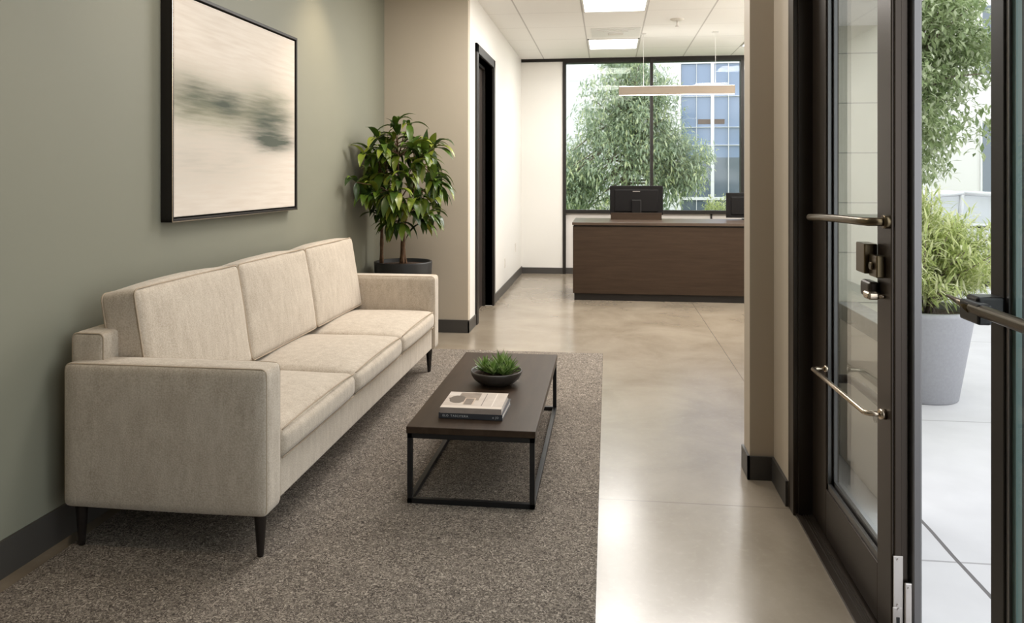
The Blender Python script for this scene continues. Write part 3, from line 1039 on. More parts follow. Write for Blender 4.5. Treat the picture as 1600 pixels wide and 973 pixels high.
# back frame
g = B().pillow(SX0 - .012, SX0 + .13, SY0 + .06, SY1 - .04, .18, .835, r=.02, puff=(.004, .004, .006), n=12)
bk = obj('back_frame', g, FB, t)
g = B()
piping_box(g, SX0 - .006, SX0 + .124, SY0 + .066, .2, .832, rad=.02)
obj('piping', g, PP, bk)
cy = [SY0 + AT + (SY1 - SY0 - 2 * AT) * i / 3 for i in range(4)]
SEATZ = .462
for i in range(3):
    a, b_ = cy[i] + .003, cy[i + 1] - .003
    sc = obj('seat_cushion', B().pillow(SX0 + .12, SX1 + .004, a, b_, .337, SEATZ, r=.042, puff=(.012, .0, .040), n=18, wrinkle=.004, seed=i), FB, t)
    # piping follows the front top edge and front bottom edge
    g = B()
    for zz, dx in ((SEATZ - .006, 0), (.345, 0)):
        pts = []
        for k in range(25):
            q = -1 + 2 * k / 24
            yy = (a + b_) / 2 + (b_ - a - .03) / 2 * q
            e = 1 - abs(q) ** 2.6
            pts.append((SX1 - .006 + .002 * e, yy, zz + (.012 * e if zz > .4 else 0)))
        g.tube(pts, .003, 6)
    obj('piping', g, PP, sc)
# back cushions, leaning
LEAN = math.radians(13)
for i in range(3):
    a, b_ = cy[i] + .004, cy[i + 1] - .004
    if i == 0:
        a += .01
    H_ = .50
    zb = .475
    xb = -1.965            # back bottom edge
    R = Matrix.Translation((xb, 0, zb)) @ Matrix.Rotation(-LEAN * .72, 4, 'Y')
    th_ = .165
    bc = obj('back_cushion', B().pillow(0, th_, a, b_, 0, H_, r=.026, puff=(.026, .004, .022), n=18, mtx=R, wrinkle=.005, seed=i + 7), FB, t)
    g = B()
    pts = []
    rad = .03
    for cy_, cz_, a0 in ((b_ - rad, H_ - rad, 0), (a + rad, H_ - rad, 90), (a + rad, rad, 180), (b_ - rad, rad, 270)):
        for k in range(6):
            an = math.radians(a0 + 90 * k / 5)
            pts.append(R @ Vector((th_ - .010, cy_ + rad * math.cos(an), cz_ + rad * math.sin(an))))
    g.loop(pts, .0036)
    pts = []
    for cy_, cz_, a0 in ((b_ - rad, H_ - rad, 0), (a + rad, H_ - rad, 90), (a + rad, rad, 180), (b_ - rad, rad, 270)):
        for k in range(6):
            an = math.radians(a0 + 90 * k / 5)
            pts.append(R @ Vector((.012, cy_ + rad * math.cos(an), cz_ + rad * math.sin(an))))
    g.loop(pts, .0036)
    obj('piping', g, PP, bc)
for lx, ly in ((SX1 - .045, SY0 + .05), (SX0 + .045, SY0 + .05), (SX1 - .045, SY1 - .12), (SX0 + .045, SY1 - .12)):
    obj('leg', B().lathe([(0, 0), (.0115, 0), (.013, .01), (.024, .165), (.024, .172), (0, .172)], (lx, ly, .011), 20), M['leg'], t)

# ------------------------------------------------------------------ coffee table
t = thing('coffee_table', (-.595, 4.01, .011), 'low rectangular coffee table, dark wood top on black metal frame', 'coffee table')
TX0, TX1, TY0, TY1, TZ = -.882, -.310, 3.295, 4.735, .349
obj('tabletop', bx(TX0, TX1, TY0, TY1, TZ - .030, TZ, bev=.003), M['tabletop'], t)
w_ = .022
X0, X1, Y0, Y1 = TX0 + .004, TX1 - .004, TY0 + .004, TY1 - .004
for a in ((X0, Y0), (X1 - w_, Y0), (X0, Y1 - w_), (X1 - w_, Y1 - w_)):
    obj('leg', bx(a[0], a[0] + w_, a[1], a[1] + w_, .011, TZ - .030, bev=.001), M['black'], t)
zt = TZ - .030
obj('top_rail', bx(X0, X1, Y0, Y0 + w_, zt - w_, zt, bev=.001).box(X0, X1, Y1 - w_, Y1, zt - w_, zt, bev=.001).box(X0, X0 + w_, Y0, Y1, zt - w_, zt, bev=.001).box(X1 - w_, X1, Y0, Y1, zt - w_, zt, bev=.001), M['black'], t)
obj('floor_rail', bx(X0, X1, Y0, Y0 + w_, .011, .011 + w_, bev=.001).box(X0, X1, Y1 - w_, Y1, .011, .011 + w_, bev=.001).box(X0, X0 + w_, Y0, Y1, .011, .011 + w_, bev=.001).box(X1 - w_, X1, Y0, Y1, .011, .011 + w_, bev=.001), M['black'], t)

# books
def mat_cover():
    m = bpy.data.materials.new('photo_cover')
    m.use_nodes = True
    nt = m.node_tree
    b = nt.nodes['Principled BSDF']
    tc = N(nt, 'ShaderNodeTexCoord')
    sp = N(nt, 'ShaderNodeSeparateXYZ')
    nt.links.new(tc.outputs['Object'], sp.inputs[0])
    wn_ = N(nt, 'ShaderNodeTexNoise')
    wn_.inputs['Scale'].default_value = 18
    nt.links.new(tc.outputs['Object'], wn_.inputs['Vector'])
    off = math_node(nt, 'MULTIPLY', math_node(nt, 'SUBTRACT', wn_.outputs[0], .5), .05)
    x, y = sp.outputs[0], sp.outputs[1]
    xw, yw = math_node(nt, 'ADD', x, off), math_node(nt, 'SUBTRACT', y, off)

    def rect(x0, x1, y0, y1):
        a = math_node(nt, 'MULTIPLY', math_node(nt, 'GREATER_THAN', x, x0), math_node(nt, 'LESS_THAN', x, x1))
        c_ = math_node(nt, 'MULTIPLY', math_node(nt, 'GREATER_THAN', y, y0), math_node(nt, 'LESS_THAN', y, y1))
        return math_node(nt, 'MULTIPLY', a, c_)

    def ell(cx, cy_, rx, ry):
        a = math_node(nt, 'POWER', math_node(nt, 'ABSOLUTE', math_node(nt, 'DIVIDE', math_node(nt, 'SUBTRACT', xw, cx), rx)), 2)
        c_ = math_node(nt, 'POWER', math_node(nt, 'ABSOLUTE', math_node(nt, 'DIVIDE', math_node(nt, 'SUBTRACT', yw, cy_), ry)), 2)
        return math_node(nt, 'LESS_THAN', math_node(nt, 'ADD', a, c_), 1)
    n = N(nt, 'ShaderNodeTexNoise')
    n.inputs['Scale'].default_value = 26
    n.inputs['Detail'].default_value = 5
    nt.links.new(tc.outputs['Object'], n.inputs['Vector'])
    c = mixc(nt, n.outputs[0], (0.44, 0.36, 0.30), (0.64, 0.56, 0.49))
    c = mixc(nt, rect(-.085, .015, -.005, .114), c, mixc(nt, n.outputs[0], (0.12, 0.09, 0.07), (0.36, 0.28, 0.22)))
    c = mixc(nt, ell(-.085, .005, .035, .06), c, (0.13, 0.10, 0.08))
    c = mixc(nt, rect(-.05, .0, -.07, .03), c, (0.55, 0.42, 0.32))
    c = mixc(nt, rect(-.045, -.006, -.075, .022), c, mixc(nt, n.outputs[0], (0.08, 0.06, 0.05), (0.30, 0.23, 0.18)))
    c = mixc(nt, rect(-.14, -.085, .065, .114), c, (0.62, 0.55, 0.50))
    c = mixc(nt, rect(.040, .0435, -.09, .114), c, (0.16, 0.12, 0.10))
    c = mixc(nt, rect(.088, .093, -.09, .114), c, (0.74, 0.66, 0.58))
    c = mixc(nt, rect(-.145, .145, -.135, -.095), c, (0.66, 0.57, 0.49))
    nt.links.new(c, b.inputs['Base Color'])
    b.inputs['Roughness'].default_value = 0.35
    return m


def mat_spine(name, col):
    return mat(name, col, 0.45, noise_amt=0.1, noise_scale=25)


cover = mat_cover()
spinem = mat_spine('taupe_spine', (0.33, 0.27, 0.235))
t = thing('book', (-.613, 3.62, TZ), 'charcoal hardback book with pale spine lettering, under the pale book', 'book', 'books on the coffee table')
t.rotation_euler = (0, 0, math.radians(-1.5))
x0, x1, y0, y1 = -.760, -.466, 3.424, 3.680
zb = TZ + .0005
obj('cover', bx(x0, x1, y0, y1, zb, zb + .002).box(x0, x1, y0, y1, zb + .024, zb + .026).box(x0, x1, y0, y0 + .003, zb, zb + .026), M['bookdark'], t)
obj('pages', bx(x0 + .004, x1 - .004, y0 + .003, y1 - .004, zb + .002, zb + .024), M['paper'], t)


def text_mesh(s, size, loc, parent, m, name, label=None):
    cu = bpy.data.curves.new(name, 'FONT')
    cu.body = s
    cu.size = size
    cu.extrude = .0003
    cu.space_character = 1.25
    o = bpy.data.objects.new('tmp_text', cu)
    COL.objects.link(o)
    dg = bpy.context.evaluated_depsgraph_get()
    me = bpy.data.meshes.new_from_object(o.evaluated_get(dg))
    bpy.data.objects.remove(o)
    me.transform(Matrix.Rotation(PI / 2, 4, 'X'))
    me.transform(Matrix.Translation(Vector(loc) - Vector(ORG[parent.name])))
    me.materials.clear()
    me.materials.append(m)
    r = bpy.data.objects.new(name, me)
    COL.objects.link(r)
    r.parent = parent
    return r


for s_, xx in (('ELO', -.742), ('TASCITERA', -.705), ('o', -.575 + .063), ('JD', -.498)):
    text_mesh(s_, .0135, (xx, y0 - .0003, zb + .0085), t, M['bookink'], 'spine_lettering')
t = thing('book', (-.615, 3.55, zb + .026), 'pale hardback book with sepia photo cover, topmost of the two', 'book', 'books on the coffee table')
x0, x1, y0, y1 = -.757, -.476, 3.420, 3.672
zc = zb + .0265
ORGc = Vector(((x0 + x1) / 2, (y0 + y1) / 2, zc))
obj('front_cover', bx(x0, x1, y0, y1, zc + .024, zc + .026), cover, t, origin=ORGc)
obj('back_cover', bx(x0, x1, y0, y1, zc, zc + .002), spinem, t)
obj('spine', bx(x0, x1, y0, y0 + .003, zc + .002, zc + .024), spinem, t)
obj('pages', bx(x0 + .004, x1 - .004, y0 + .003, y1 - .004, zc + .002, zc + .024), M['paper'], t)

# bowl of succulents
BC = (-.588, 4.035, TZ)
t = thing('planter_bowl', BC, 'round dark bowl of spiky green succulents on the coffee table', 'planter')
prof = [(0, 0), (.066, 0), (.072, .002), (.100, .014), (.120, .031), (.132, .050), (.1375, .068), (.136, .074), (.131, .074), (.128, .066), (.118, .045), (.09, .03), (0, .028)]
obj('bowl', B().lathe(prof, BC, 56), M['bowl'], t)
obj('soil', B().lathe([(.127, .052), (.09, .058), (.04, .062), (0, .063)], BC, 30), M['soil'], t)
for (dx, dy, n, s_) in ((-.060, .005, 40, .95), (.020, .045, 48, 1.2), (.068, -.005, 40, .95), (-.01, -.045, 38, .8), (.045, -.055, 26, .65)):
    lv = []
    base = Vector((BC[0] + dx, BC[1] + dy, BC[2] + .058))
    for k in range(n):
        el = math.radians(8 + 76 * (k / n) ** 1.15)
        az = k * 2.39996
        d = Vector((math.cos(az) * math.cos(el), math.sin(az) * math.cos(el), math.sin(el)))
        L = (.072 + random.uniform(-.010, .020)) * s_
        lv.append((base + d * .006 + Vector((0, 0, .012 * k / n)), d, Vector((0, 0, 1)), L, .0165, -.5 if el < .8 else 0.1))
    leaf_mesh('succulent_rosette', lv, M['succ'], t, segs=5, fold=.55)

# ------------------------------------------------------------------ tall potted plant
PC = (-1.775, 6.54, 0)
t = thing('potted_plant', PC, 'tall leafy green plant in a black round pot behind the sofa', 'plant')
prof = [(0, 0), (.215, 0), (.22, .006), (.252, .70), (.250, .708), (.237, .708), (.233, .66), (0, .66)]
obj('pot', B().lathe(prof, PC, 56), M['potblack'], t)
obj('soil', B().lathe([(.232, .676), (.15, .684), (.05, .690), (0, .691)], PC, 30), M['soil'], t)


def trunk(pts, r0, r1):
    g = B()
    n = len(pts)
    P = [Vector(p) for p in pts]
    fine = []
    for i in range(n - 1):
        for k in range(6):
            fine.append(P[i].lerp(P[i + 1], k / 6))
    fine.append(P[-1])
    rr = []
    for i, p in enumerate(fine):
        f = i / (len(fine) - 1)
        rr.append((r0 * (1 - f) + r1 * f) * (1 + .12 * math.sin(i * 1.9)))
    g.tube(fine, rr, 10)
    return g


tops = []
DP = Vector((-.085, .34, 0))
for pts, r0 in (([(-1.885, 6.2, .67), (-1.882, 6.2, .95), (-1.885, 6.17, 1.2), (-1.86, 6.1, 1.5)], .018),
                ([(-1.695, 6.17, .67), (-1.68, 6.17, .95), (-1.70, 6.13, 1.25), (-1.69, 6.0, 1.65)], .022),
                ([(-1.665, 6.19, .67), (-1.690, 6.18, .88), (-1.66, 6.15, 1.05), (-1.58, 6.1, 1.3), (-1.52, 6.0, 1.5)], .015)):
    pts = [Vector(p) + DP for p in pts]
    obj('trunk', trunk(pts, r0, .008), M['bark'], t)
axis_pts = [Vector((-1.96, 6.5, 1.2)), Vector((-1.78, 6.47, 1.25)), Vector((-1.72, 6.48, 1.2)), Vector((-1.77, 6.35, 1.6)), Vector((-1.62, 6.36, 1.5)), Vector((-1.94, 6.44, 1.45))]
random.seed(21)
lv = []
stems = B()
tips = []
CC = Vector((-1.73, 6.34, 1.41))
for k in range(84):
    q = rnd_dir() * random.uniform(.45, 1) ** .5
    # narrower towards the top and the bottom
    p = CC + Vector((q.x * .36, q.y * .33, q.z * .42))
    if p.x < -1.98:
        p.x = -1.98
    tips.append(p)
tips += [Vector((-1.78, 6.3, 1.86)), Vector((-1.66, 6.3, 1.88)), Vector((-1.42, 6.2, 1.68)), Vector((-1.97, 6.05, 1.62)), Vector((-2.0, 5.95, 1.40)), Vector((-1.39, 6.15, 1.38)), Vector((-1.90, 6.2, 1.76))]
for p in tips:
    a = min(axis_pts, key=lambda q: (q - p).length + max(0, q.z - p.z) * 2)
    stems.tube([a, a.lerp(p, .5) + Vector((0, 0, .04)), p], [.006, .005, .003], 6)
    out = (p - Vector((CC.x, CC.y, p.z - .12))).normalized()
    for j in range(random.randint(5, 7)):
        d = (out * 0.55 + rnd_dir() * .9 + Vector((0, 0, .15))).normalized()
        if p.x < -1.85 and d.x < -.3:
            d.x *= .3
        if d.z < -.4:
            d.z = -.4
        L = random.uniform(.15, .245)
        lv.append((p, d, Vector((0, 0, 1)), L, L * random.uniform(.25, .34), random.uniform(1.2, 2.8)))
lv2 = []
for it in lv:
    endx = it[0].x + it[1].normalized().x * it[3]
    if endx < wall_x(6.2) + .03:
        d = it[1].copy()
        d.x = abs(d.x) * .4
        it = (it[0], d, it[2], it[3], it[4], it[5])
    lv2.append(it)
leaf_mesh('foliage', lv2, M['leaf_in'], t, segs=7, fold=.3, clamp=lambda y: wall_x(y) + .015)
obj('branches', stems, M['bark'], t)

# ------------------------------------------------------------------ reception desk
t = thing('reception_desk', (.9, 9.4, 0), 'long dark walnut reception desk with black plinth', 'reception desk')
obj('countertop', bx(-.416, 2.28, 8.985, 9.92, .878, .911, bev=.002), M['desktop'], t)
obj('front_panel', bx(-.408, 2.27, 9.0, 9.03, .083, .862).box(-.408, -.378, 9.03, 9.9, .083, .862), M['desk'], t)
obj('shadow_gap', bx(-.395, 2.27, 9.012, 9.88, .862, .878), M['darkhole'], t)
obj('plinth', bx(-.392, 2.27, 9.02, 9.88, 0, .083), M['frame_black'], t)


def monitor(x0, x1, z0, z1, y, label, box=True):
    t = thing('computer_monitor', ((x0 + x1) / 2, y, .911), label, 'monitor', 'monitors on the reception desk')
    xm = (x0 + x1) / 2
    obj('screen_housing', bx(x0, x1, y, y + .022, z0, z1, bev=.004).box(x0 + .06, x1 - .06, y - .014, y + .004, z0 + .04, z1 - .05, bev=.006), M['plastic'], t)
    obj('screen', bx(x0 + .008, x1 - .008, y + .0215, y + .0232, z0 + .012, z1 - .008), M['darkhole'], t)
    st = obj('stand', bx(xm - .058, xm + .058, y - .045, y - .012, .93, z0 + .19, bev=.004), M['plastic'], t)
    obj('stand_edge', bx(xm - .057, xm + .057, y - .0475, y - .045, z0 + .178, z0 + .19).box(xm + .050, xm + .058, y - .0475, y - .045, .935, z0 + .18), M['plastic2'], st)
    obj('stand_foot', bx(xm - .13, xm + .13, y - .11, y + .09, .9115, .923, bev=.004), M['plastic'], t)
    obj('badge', bx(xm - .045, xm + .045, y - .0155, y - .0135, z1 - .075, z1 - .067), M['steel'], t)
    return t


monitor(.024, .682, .965, 1.329, 9.75, 'black computer monitor seen from behind, the whole one beside the window mullion')
monitor(1.449, 2.107, .935, 1.244, 9.75, 'black computer monitor at the right, cut off by the partition')
t = thing('desk_organizer', (.34, 9.5, .911), 'low walnut box in front of the left monitor on the desk', 'desk box')
g = bx(.033, .655, 9.60, 9.612, .9115, .992, bev=.001).box(.033, .045, 9.612, 9.66, .9115, .992).box(.643, .655, 9.612, 9.66, .9115, .992).box(.045, .643, 9.612, 9.632, .9115, .921)
obj('box_body', g, M['desk'], t)
obj('box_rim', bx(.030, .658, 9.597, 9.614, .992, .996), M['desktop'], t)

# ------------------------------------------------------------------ outside, entrance side


def mat_pave():
    m = bpy.data.materials.new('paving_concrete')
    m.use_nodes = True
    nt = m.node_tree
    b = nt.nodes['Principled BSDF']
    tc = N(nt, 'ShaderNodeTexCoord')
    sp = N(nt, 'ShaderNodeSeparateXYZ')
    nt.links.new(tc.outputs['Object'], sp.inputs[0])
    n1 = N(nt, 'ShaderNodeTexNoise')
    n1.inputs['Scale'].default_value = 4
    n1.inputs['Detail'].default_value = 8
    nt.links.new(tc.outputs['Object'], n1.inputs['Vector'])
    c = mixc(nt, n1.outputs[0], (0.50, 0.49, 0.50), (0.62, 0.61, 0.62))
    wob = math_node(nt, 'MULTIPLY', math_node(nt, 'SUBTRACT', n1.outputs[0], .5), .01)
    xx = math_node(nt, 'ADD', sp.outputs[0], wob)
    j = line_mask(nt, xx, 1.313, 0.008)
    for p in (4.85, 3.08, 7.2, 9.6):
        j = math_node(nt, 'MAXIMUM', j, math_node(nt, 'MULTIPLY', line_mask(nt, sp.outputs[1], p, 0.006), .5))
    j = math_node(nt, 'MAXIMUM', j, line_mask(nt, xx, 3.9, 0.008))
    c = mixc(nt, j, c, (0.14, 0.13, 0.13))
    nt.links.new(c, b.inputs['Base Color'])
    b.inputs['Roughness'].default_value = .85
    return m


struct(obj('ground_paving', bx(.95, 8, -6, 4.2, -.14, -.005).box(1.57, 8, 4.2, 6.85, -.14, -.005).box(2.53, 8, 6.85, 10.6, -.14, -.005), mat_pave(), origin=(0, 0, 0)), 'pale concrete paving outside the entrance')
struct(obj('ground_road', bx(3.2, 40, 10.6, 17, -.32, -.22).box(8, 40, -6, 10.6, -.32, -.22), M['asphalt'], origin=(0, 0, 0)), 'pale asphalt road')
struct(obj('ground_lawn', bx(-20, 3.2, 11.65, 40, -.3, -.12).box(3.2, 40, 17, 40, -.3, -.15), M['grass'], origin=(0, 0, 0)))
struct(obj('kerb_strip', bx(2.53, 8.12, 10.6, 10.75, -.32, .0), M['concrete_ext'], origin=(0, 0, 0)))


def mat_stone():
    m = bpy.data.materials.new('stone_cladding')
    m.use_nodes = True
    nt = m.node_tree
    b = nt.nodes['Principled BSDF']
    tc = N(nt, 'ShaderNodeTexCoord')
    sp = N(nt, 'ShaderNodeSeparateXYZ')
    nt.links.new(tc.outputs['Object'], sp.inputs[0])
    n1 = N(nt, 'ShaderNodeTexNoise')
    n1.inputs['Scale'].default_value = 5
    n1.inputs['Detail'].default_value = 8
    nt.links.new(tc.outputs['Object'], n1.inputs['Vector'])
    c = mixc(nt, n1.outputs[0], (0.36, 0.34, 0.27), (0.46, 0.44, 0.37))
    q = math_node(nt, 'FRACT', math_node(nt, 'DIVIDE', math_node(nt, 'SUBTRACT', sp.outputs[2], .008), .26))
    j = math_node(nt, 'LESS_THAN', q, .022)
    c = mixc(nt, j, c, (0.20, 0.19, 0.16))
    nt.links.new(c, b.inputs['Base Color'])
    b.inputs['Roughness'].default_value = .7
    return m


stone = mat_stone()
struct(obj('wall_side', bx(1.54, 1.57, 4.27, 6.88, 0, 3.4), stone, origin=(0, 0, 0)), 'stone clad outside wall hidden behind the door frame')
struct(obj('wall_rear', bx(1.54, 2.53, 6.85, 6.89, 0, 3.4).box(2.49, 2.53, 6.89, 11.6, 0, 3.4), stone, origin=(0, 0, 0)), 'stone clad outside wall of the reception')
struct(obj('wall_outside', bx(.95, 1.57, 4.2, 4.265, 0, 3.4), stone, origin=(0, 0, 0)), 'outside wall of pale stone panels')
struct(obj('baseboard_outside', bx(.95, 1.58, 4.185, 4.2, 0, .07), mat('stone_base', (.22, .21, .18), .8, noise_amt=.3, noise_scale=20), origin=(0, 0, 0)))
struct(obj('trim_4', bx(.95, 1.40, 3.5, 4.2, 2.235, 2.30), M['bldcream'], origin=(0, 0, 0)), 'pale canopy soffit over the outside wall')
t = thing('stone_bench', (1.27, 3.85, 0), 'low stone ledge with grey cap outside the glass door', 'ledge')
obj('ledge_body', bx(1.20, 1.28, 3.47, 4.185, 0, .715), M['pale'], t, origin=(0, 0, 0))
obj('ledge_cap', bx(1.185, 1.29, 3.46, 4.185, .715, .795, bev=.004), mat('cap_concrete', (.26, .255, .24), .7, noise_amt=.12, noise_scale=20), t)

# grey planter with feathery shrub
GC = (2.06, 5.38, -.005)
t = thing('potted_shrub', GC, 'yellow green feathery shrub in a tapered grey planter outside the entrance', 'planter')
prof = [(0, 0), (.205, 0), (.215, .006), (.305, .55), (.312, .56), (.312, .585), (.305, .592), (.285, .592), (.275, .57), (.268, .53), (0, .53)]
obj('pot', B().lathe(prof, GC, 64), M['potgrey'], t)
obj('mulch', B().lathe([(.272, .545), (.15, .558), (0, .565)], GC, 36), M['gravel'], t)
random.seed(5)
lv = []
stems = B()
for k in range(96):
    az = random.uniform(0, 2 * PI)
    rr = random.uniform(.05, .62) ** 1
    top = Vector((GC[0] + math.cos(az) * rr, GC[1] + math.sin(az) * rr * .85, .60 + random.uniform(.2, .68) * (1.1 - .6 * rr)))
    if top.x < 1.66:
        top.x = 1.66 + random.uniform(0, .1)
    b0 = Vector((GC[0] + math.cos(az) * .08 * random.random(), GC[1] + math.sin(az) * .08, .55))
    mid = b0.lerp(top, .5) + Vector((-math.cos(az), -math.sin(az), 0)) * .05 + Vector((0, 0, .04))
    if k % 2 == 0:
        stems.tube([b0, mid, top], [.009, .006, .002], 6)
    for j in range(150):
        f = random.uniform(.30, 1.04)
        p = (b0.lerp(mid, f * 2) if f < .5 else mid.lerp(top, f * 2 - 1)) + rnd_dir() * .06
        if p.z < .72 and random.random() < .6:
            continue
        d = ((top - b0).normalized() * .7 + rnd_dir()).normalized()
        lv.append((p, d, Vector((0, 0, 1)), random.uniform(.06, .12), .014, random.uniform(.3, 1.2)))
leaf_mesh('foliage', lv, M['leaf_yel'], t, segs=3, fold=.3, clamp=lambda y: 1.60)
obj('stems', stems, M['barkgrey'], t)


def tree(base, crown_c, rad, ncl, per, leaf, wid, m, label, cat='tree', group=None, seed=1, trunk_r=.1, clr=.35, droop=.6, lo=-1.0, name='tree', extra=(), taper=0.0):
    random.seed(seed)
    t = thing(name, base, label, cat, group)
    c = Vector(crown_c)
    lv = []
    br = B()
    b0 = Vector(base)
    fork = Vector((b0.x, b0.y, max(b0.z + .1, c.z - rad[2] * .8)))
    if True:
        obj('trunk', B().tube([b0, b0.lerp(fork, .5) + Vector((.03, 0, 0)), fork, Vector((c.x, c.y, c.z))], [trunk_r, trunk_r * .85, trunk_r * .75, trunk_r * .3], 12), M['barkgrey'], t)
    blobs = [(c, rad, ncl)] + [(Vector(b_[0]), b_[1], b_[2]) for b_ in extra]
    spots_ = []
    for bc_, br_, bn_ in blobs:
        for k in range(bn_):
            q = rnd_dir() * (random.random() ** .45)
            q.z = max(lo, q.z)
            tp = 1 - taper * q.z if bc_ is c else 1
            spots_.append((q, bc_ + Vector((q.x * br_[0] * tp, q.y * br_[1] * tp, q.z * br_[2]))))
    for k, (q, p) in enumerate(spots_):
        s = c + Vector((0, 0, q.z * rad[2] * .5 - rad[2] * .2))
        if k % 3 == 0:
            br.tube([s, s.lerp(p, .5) + Vector((0, 0, .05)), p], [trunk_r * .22, trunk_r * .14, .005], 5)
        out = (p - c).normalized()
        for j in range(per):
            dd = rnd_dir() * clr * random.random() ** .5
            d = (out * .5 + rnd_dir() + Vector((0, 0, -.1))).normalized()
            L = leaf * random.uniform(.7, 1.3)
            lv.append((p + dd, d, Vector((0, 0, 1)), L, L * wid, droop * random.uniform(.3, 1.3)))
    leaf_mesh('foliage', lv, m, t, segs=2, fold=.3)
    obj('branches', br, M['barkgrey'], t)
    return t


tree((3.45, 9.6, -.01), (3.6, 9.6, 3.1), (1.0, 1.0, 1.85), 240, 110, .10, .38, M['leaf_tree'], 'dense broadleaf tree outside, filling the left of the open doorway', seed=3, trunk_r=.09, clr=.27)
tree((6.75, 10.2, -.22), (6.75, 10.2, 2.9), (1.35, 1.2, 1.9), 150, 80, .10, .4, M['leaf_yel'], 'light yellow green tree outside, at the right edge of the picture', seed=4, trunk_r=.1, clr=.3)
tree((5.35, 8.6, -.005), (5.35, 8.6, .35), (.62, .5, .5), 50, 55, .06, .3, M['leaf_hedge'], 'rounded dark green bush on the paving at the right edge', cat='bush', seed=6, trunk_r=.02, clr=.16, name='bush')
# far window tree
tree((.35, 17, -.12), (.45, 17, 2.5), (1.15, 1.1, 2.0), 210, 90, .15, .26, M['leaf_far'], 'large grey green tree outside the far window', seed=9, trunk_r=.12, clr=.34, droop=1.2, taper=.45,
     extra=(((1.50, 16.8, 1.65), (.62, .5, .55), 50), ((-.75, 16.8, 1.3), (.6, .5, .8), 50)))
for k, (xx, s_) in enumerate(((-1.0, .5), (.1, .42), (2.7, .36))):
    tree((xx, 19.5, -.12), (xx, 19.5, .55), (s_, s_, .42), 40, 50, .07, .4, M['leaf_yel'],
         ('low bright bush at the left bottom corner of the far window', 'low bright bush in the middle behind the left monitor', 'small bright bush at the foot of the blue glazing, right of the far window')[k],
         cat='bush', seed=30 + k, trunk_r=.02, clr=.15, name='bush')

# white building with a blue glazed front behind the far window
t = thing('office_building', (2, 25, -.12), 'white office building with blue glazing beyond the far window', 'building')
obj('wall', bx(-9, 2.22, 24.0, 30, -.12, 10, bev=0).box(2.22, 8, 24.3, 30, -.12, 10), M['bldwhite'], t)
obj('panel_seam', bx(-9, 2.22, 23.992, 24.0, 4.42, 4.44).box(-9, 2.22, 23.992, 24.0, 1.30, 1.32).box(.7, .72, 23.992, 24, -.12, 10), M['bldcream'], t)
gl = obj('upper_glazing', bx(2.25, 8, 24.2, 24.25, 2.02, 9.5), M['blueglass'], t)
obj('lower_glazing', bx(2.25, 8, 24.2, 24.25, -.1, 2.02), M['darkglass'], t)
g = B()
for xx, ww in ((2.22, .03), (2.70, .012), (3.18, .10), (3.66, .018), (4.2, .018), (4.75, .1), (5.3, .018), (6.4, .1), (7.5, .018)):
    g.box(xx - ww / 2, xx + ww / 2, 24.12, 24.2, -.12, 9.5)
for zz, ww in ((4.93, .05), (3.9, .014), (2.95, .018), (2.40, .018), (.76, .09)):
    g.box(2.22, 8, 24.13, 24.2, zz - ww / 2, zz + ww / 2)
obj('mullion', g, M['bldwhite'], t)
obj('brown_reflection', bx(2.75, 3.55, 24.19, 24.2, 3.05, 3.2), mat('reflection_brown', (.16, .12, .1), .8), t)  # brown strip painted as a reflection on the blue glazing

# pale building behind the entrance trees
t = thing('pale_building', (14, 27, -.2), 'pale rendered building behind the parked car', 'building')
obj('wall', bx(9, 34, 26, 34, -.2, 14), M['bldcream'], t)
for k in range(8):
    xx = 11.7 + k * 2.4
    for zz in (.9, 4.6):
        f = obj('window', bx(xx, xx + .5, 25.95, 26.02, zz, zz + 2.3), M['bldwhite'], t)
        obj('pane', bx(xx + .06, xx + .44, 25.94, 25.97, zz + .06, zz + 2.24), M['darkglass'], f)

# ------------------------------------------------------------------ parked car
CY, CX, GZ = 12.6, 5.35, -.22
t = thing('car', (CX, CY, GZ), 'white saloon car parked on the road outside, behind the shrub', 'car')
side = [(-2.25, .35), (-2.28, .62), (-2.2, .88), (-1.75, .96), (-1.1, 1.0), (.85, .98), (1.7, .84), (2.15, .68), (2.28, .48), (2.22, .28), (1.9, .24), (-1.9, .24)]
g = B()
n_ = len(side)
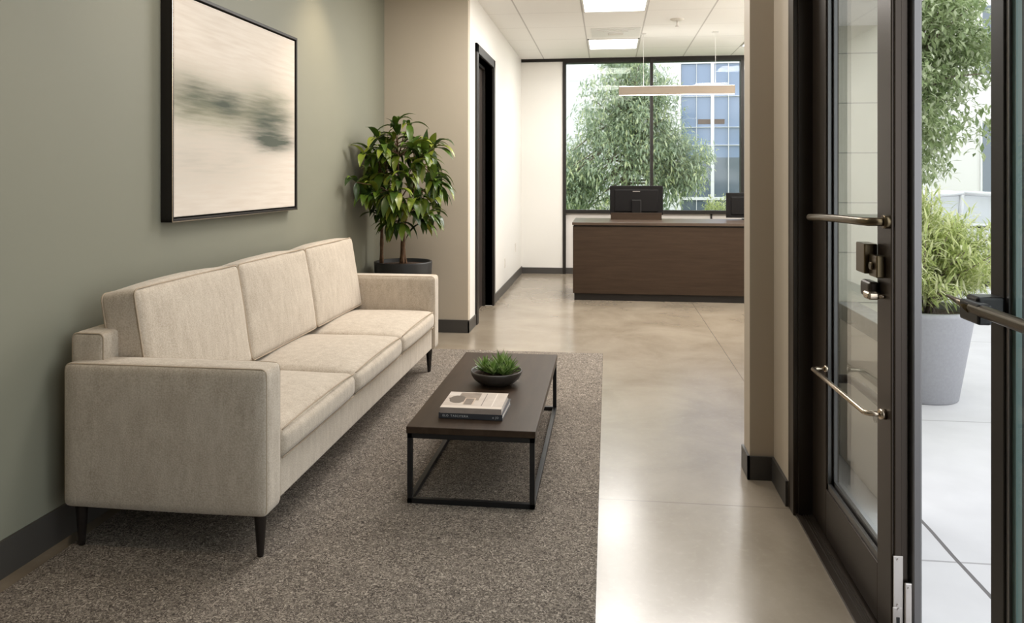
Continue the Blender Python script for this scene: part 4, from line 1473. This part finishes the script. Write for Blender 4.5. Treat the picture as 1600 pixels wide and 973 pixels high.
# body as lofted sections across the width with tumblehome
secs = []
for yy, k in ((-.90, .97), (-.82, 1.0), (-.4, 1.005), (.4, 1.005), (.82, 1.0), (.90, .97)):
    secs.append([g.bm.verts.new((CX + p[0] * (k if abs(yy) > .85 else 1), CY + yy, GZ + p[1] * (.985 if abs(yy) > .85 else 1))) for p in side])
for a_, b_ in zip(secs[:-1], secs[1:]):
    for i in range(n_):
        g.bm.faces.new((a_[i], a_[(i + 1) % n_], b_[(i + 1) % n_], b_[i])).smooth = True
g.bm.faces.new(secs[0][::-1])
g.bm.faces.new(secs[-1])
# roof pillars and roof
roof = [(-1.75, .97), (-1.15, 1.34), (-.2, 1.42), (.55, 1.38), (1.35, .94)]
for yy in (-.66, .60):
    for (p, q) in zip(roof[:-1], roof[1:]):
        g.tube([(CX + p[0], CY + yy + (.0 if yy > 0 else 0), GZ + p[1]), (CX + q[0], CY + yy, GZ + q[1])], .035, 8)
    g.tube([(CX - .25, CY + yy, GZ + .97), (CX - .22, CY + yy, GZ + 1.40)], .035, 8)
g.box(CX - 1.15, CX + .55, CY - .64, CY + .60, GZ + 1.37, GZ + 1.43, bev=.02)
body = obj('body', g, M['carpaint'], t)
g = B()
v0 = [(-1.7, .96), (-1.13, 1.33), (-.2, 1.40), (.53, 1.365), (1.30, .94)]
g.prism([(CX + a, GZ + b_) for a, b_ in v0], 'y', CY - .655, CY + .595)
obj('window_glass', g, M['carglass'], t)
obj('belt_trim', bx(CX - 1.6, CX + 1.0, CY - .915, CY - .895, GZ + .93, GZ + .955), M['plastic'], t)
for xx in (-1.38, 1.42):
    for yy in (-.80, .80):
        wl = obj('wheel', B().tube([(CX + xx, CY + yy - .12, GZ + .33), (CX + xx, CY + yy + .12, GZ + .33)], .33, 32), M['tyre'], t)
        obj('hubcap', B().tube([(CX + xx, CY + yy - .13, GZ + .33), (CX + xx, CY + yy + .13, GZ + .33)], .2, 24), M['steel'], wl)
for xx in (-1.38, 1.42):
    obj('wheel_arch', B().tube([(CX + xx, CY - .912, GZ + .36), (CX + xx, CY - .88, GZ + .36)], .40, 32), M['plastic'], t)
for xx in (-.75, .2):
    obj('door_handle', bx(CX + xx, CX + xx + .17, CY - .93, CY - .90, GZ + .82, GZ + .845, bev=.004), M['steel'], t)
obj('mirror', B().sphere((CX + .75, CY - .98, GZ + 1.0), .09, 1.1, .8, .7), M['carpaint'], t)
obj('headlight', B().sphere((CX + 2.1, CY - .72, GZ + .66), .14, 1.0, 1.0, .5), M['carglass'], t)
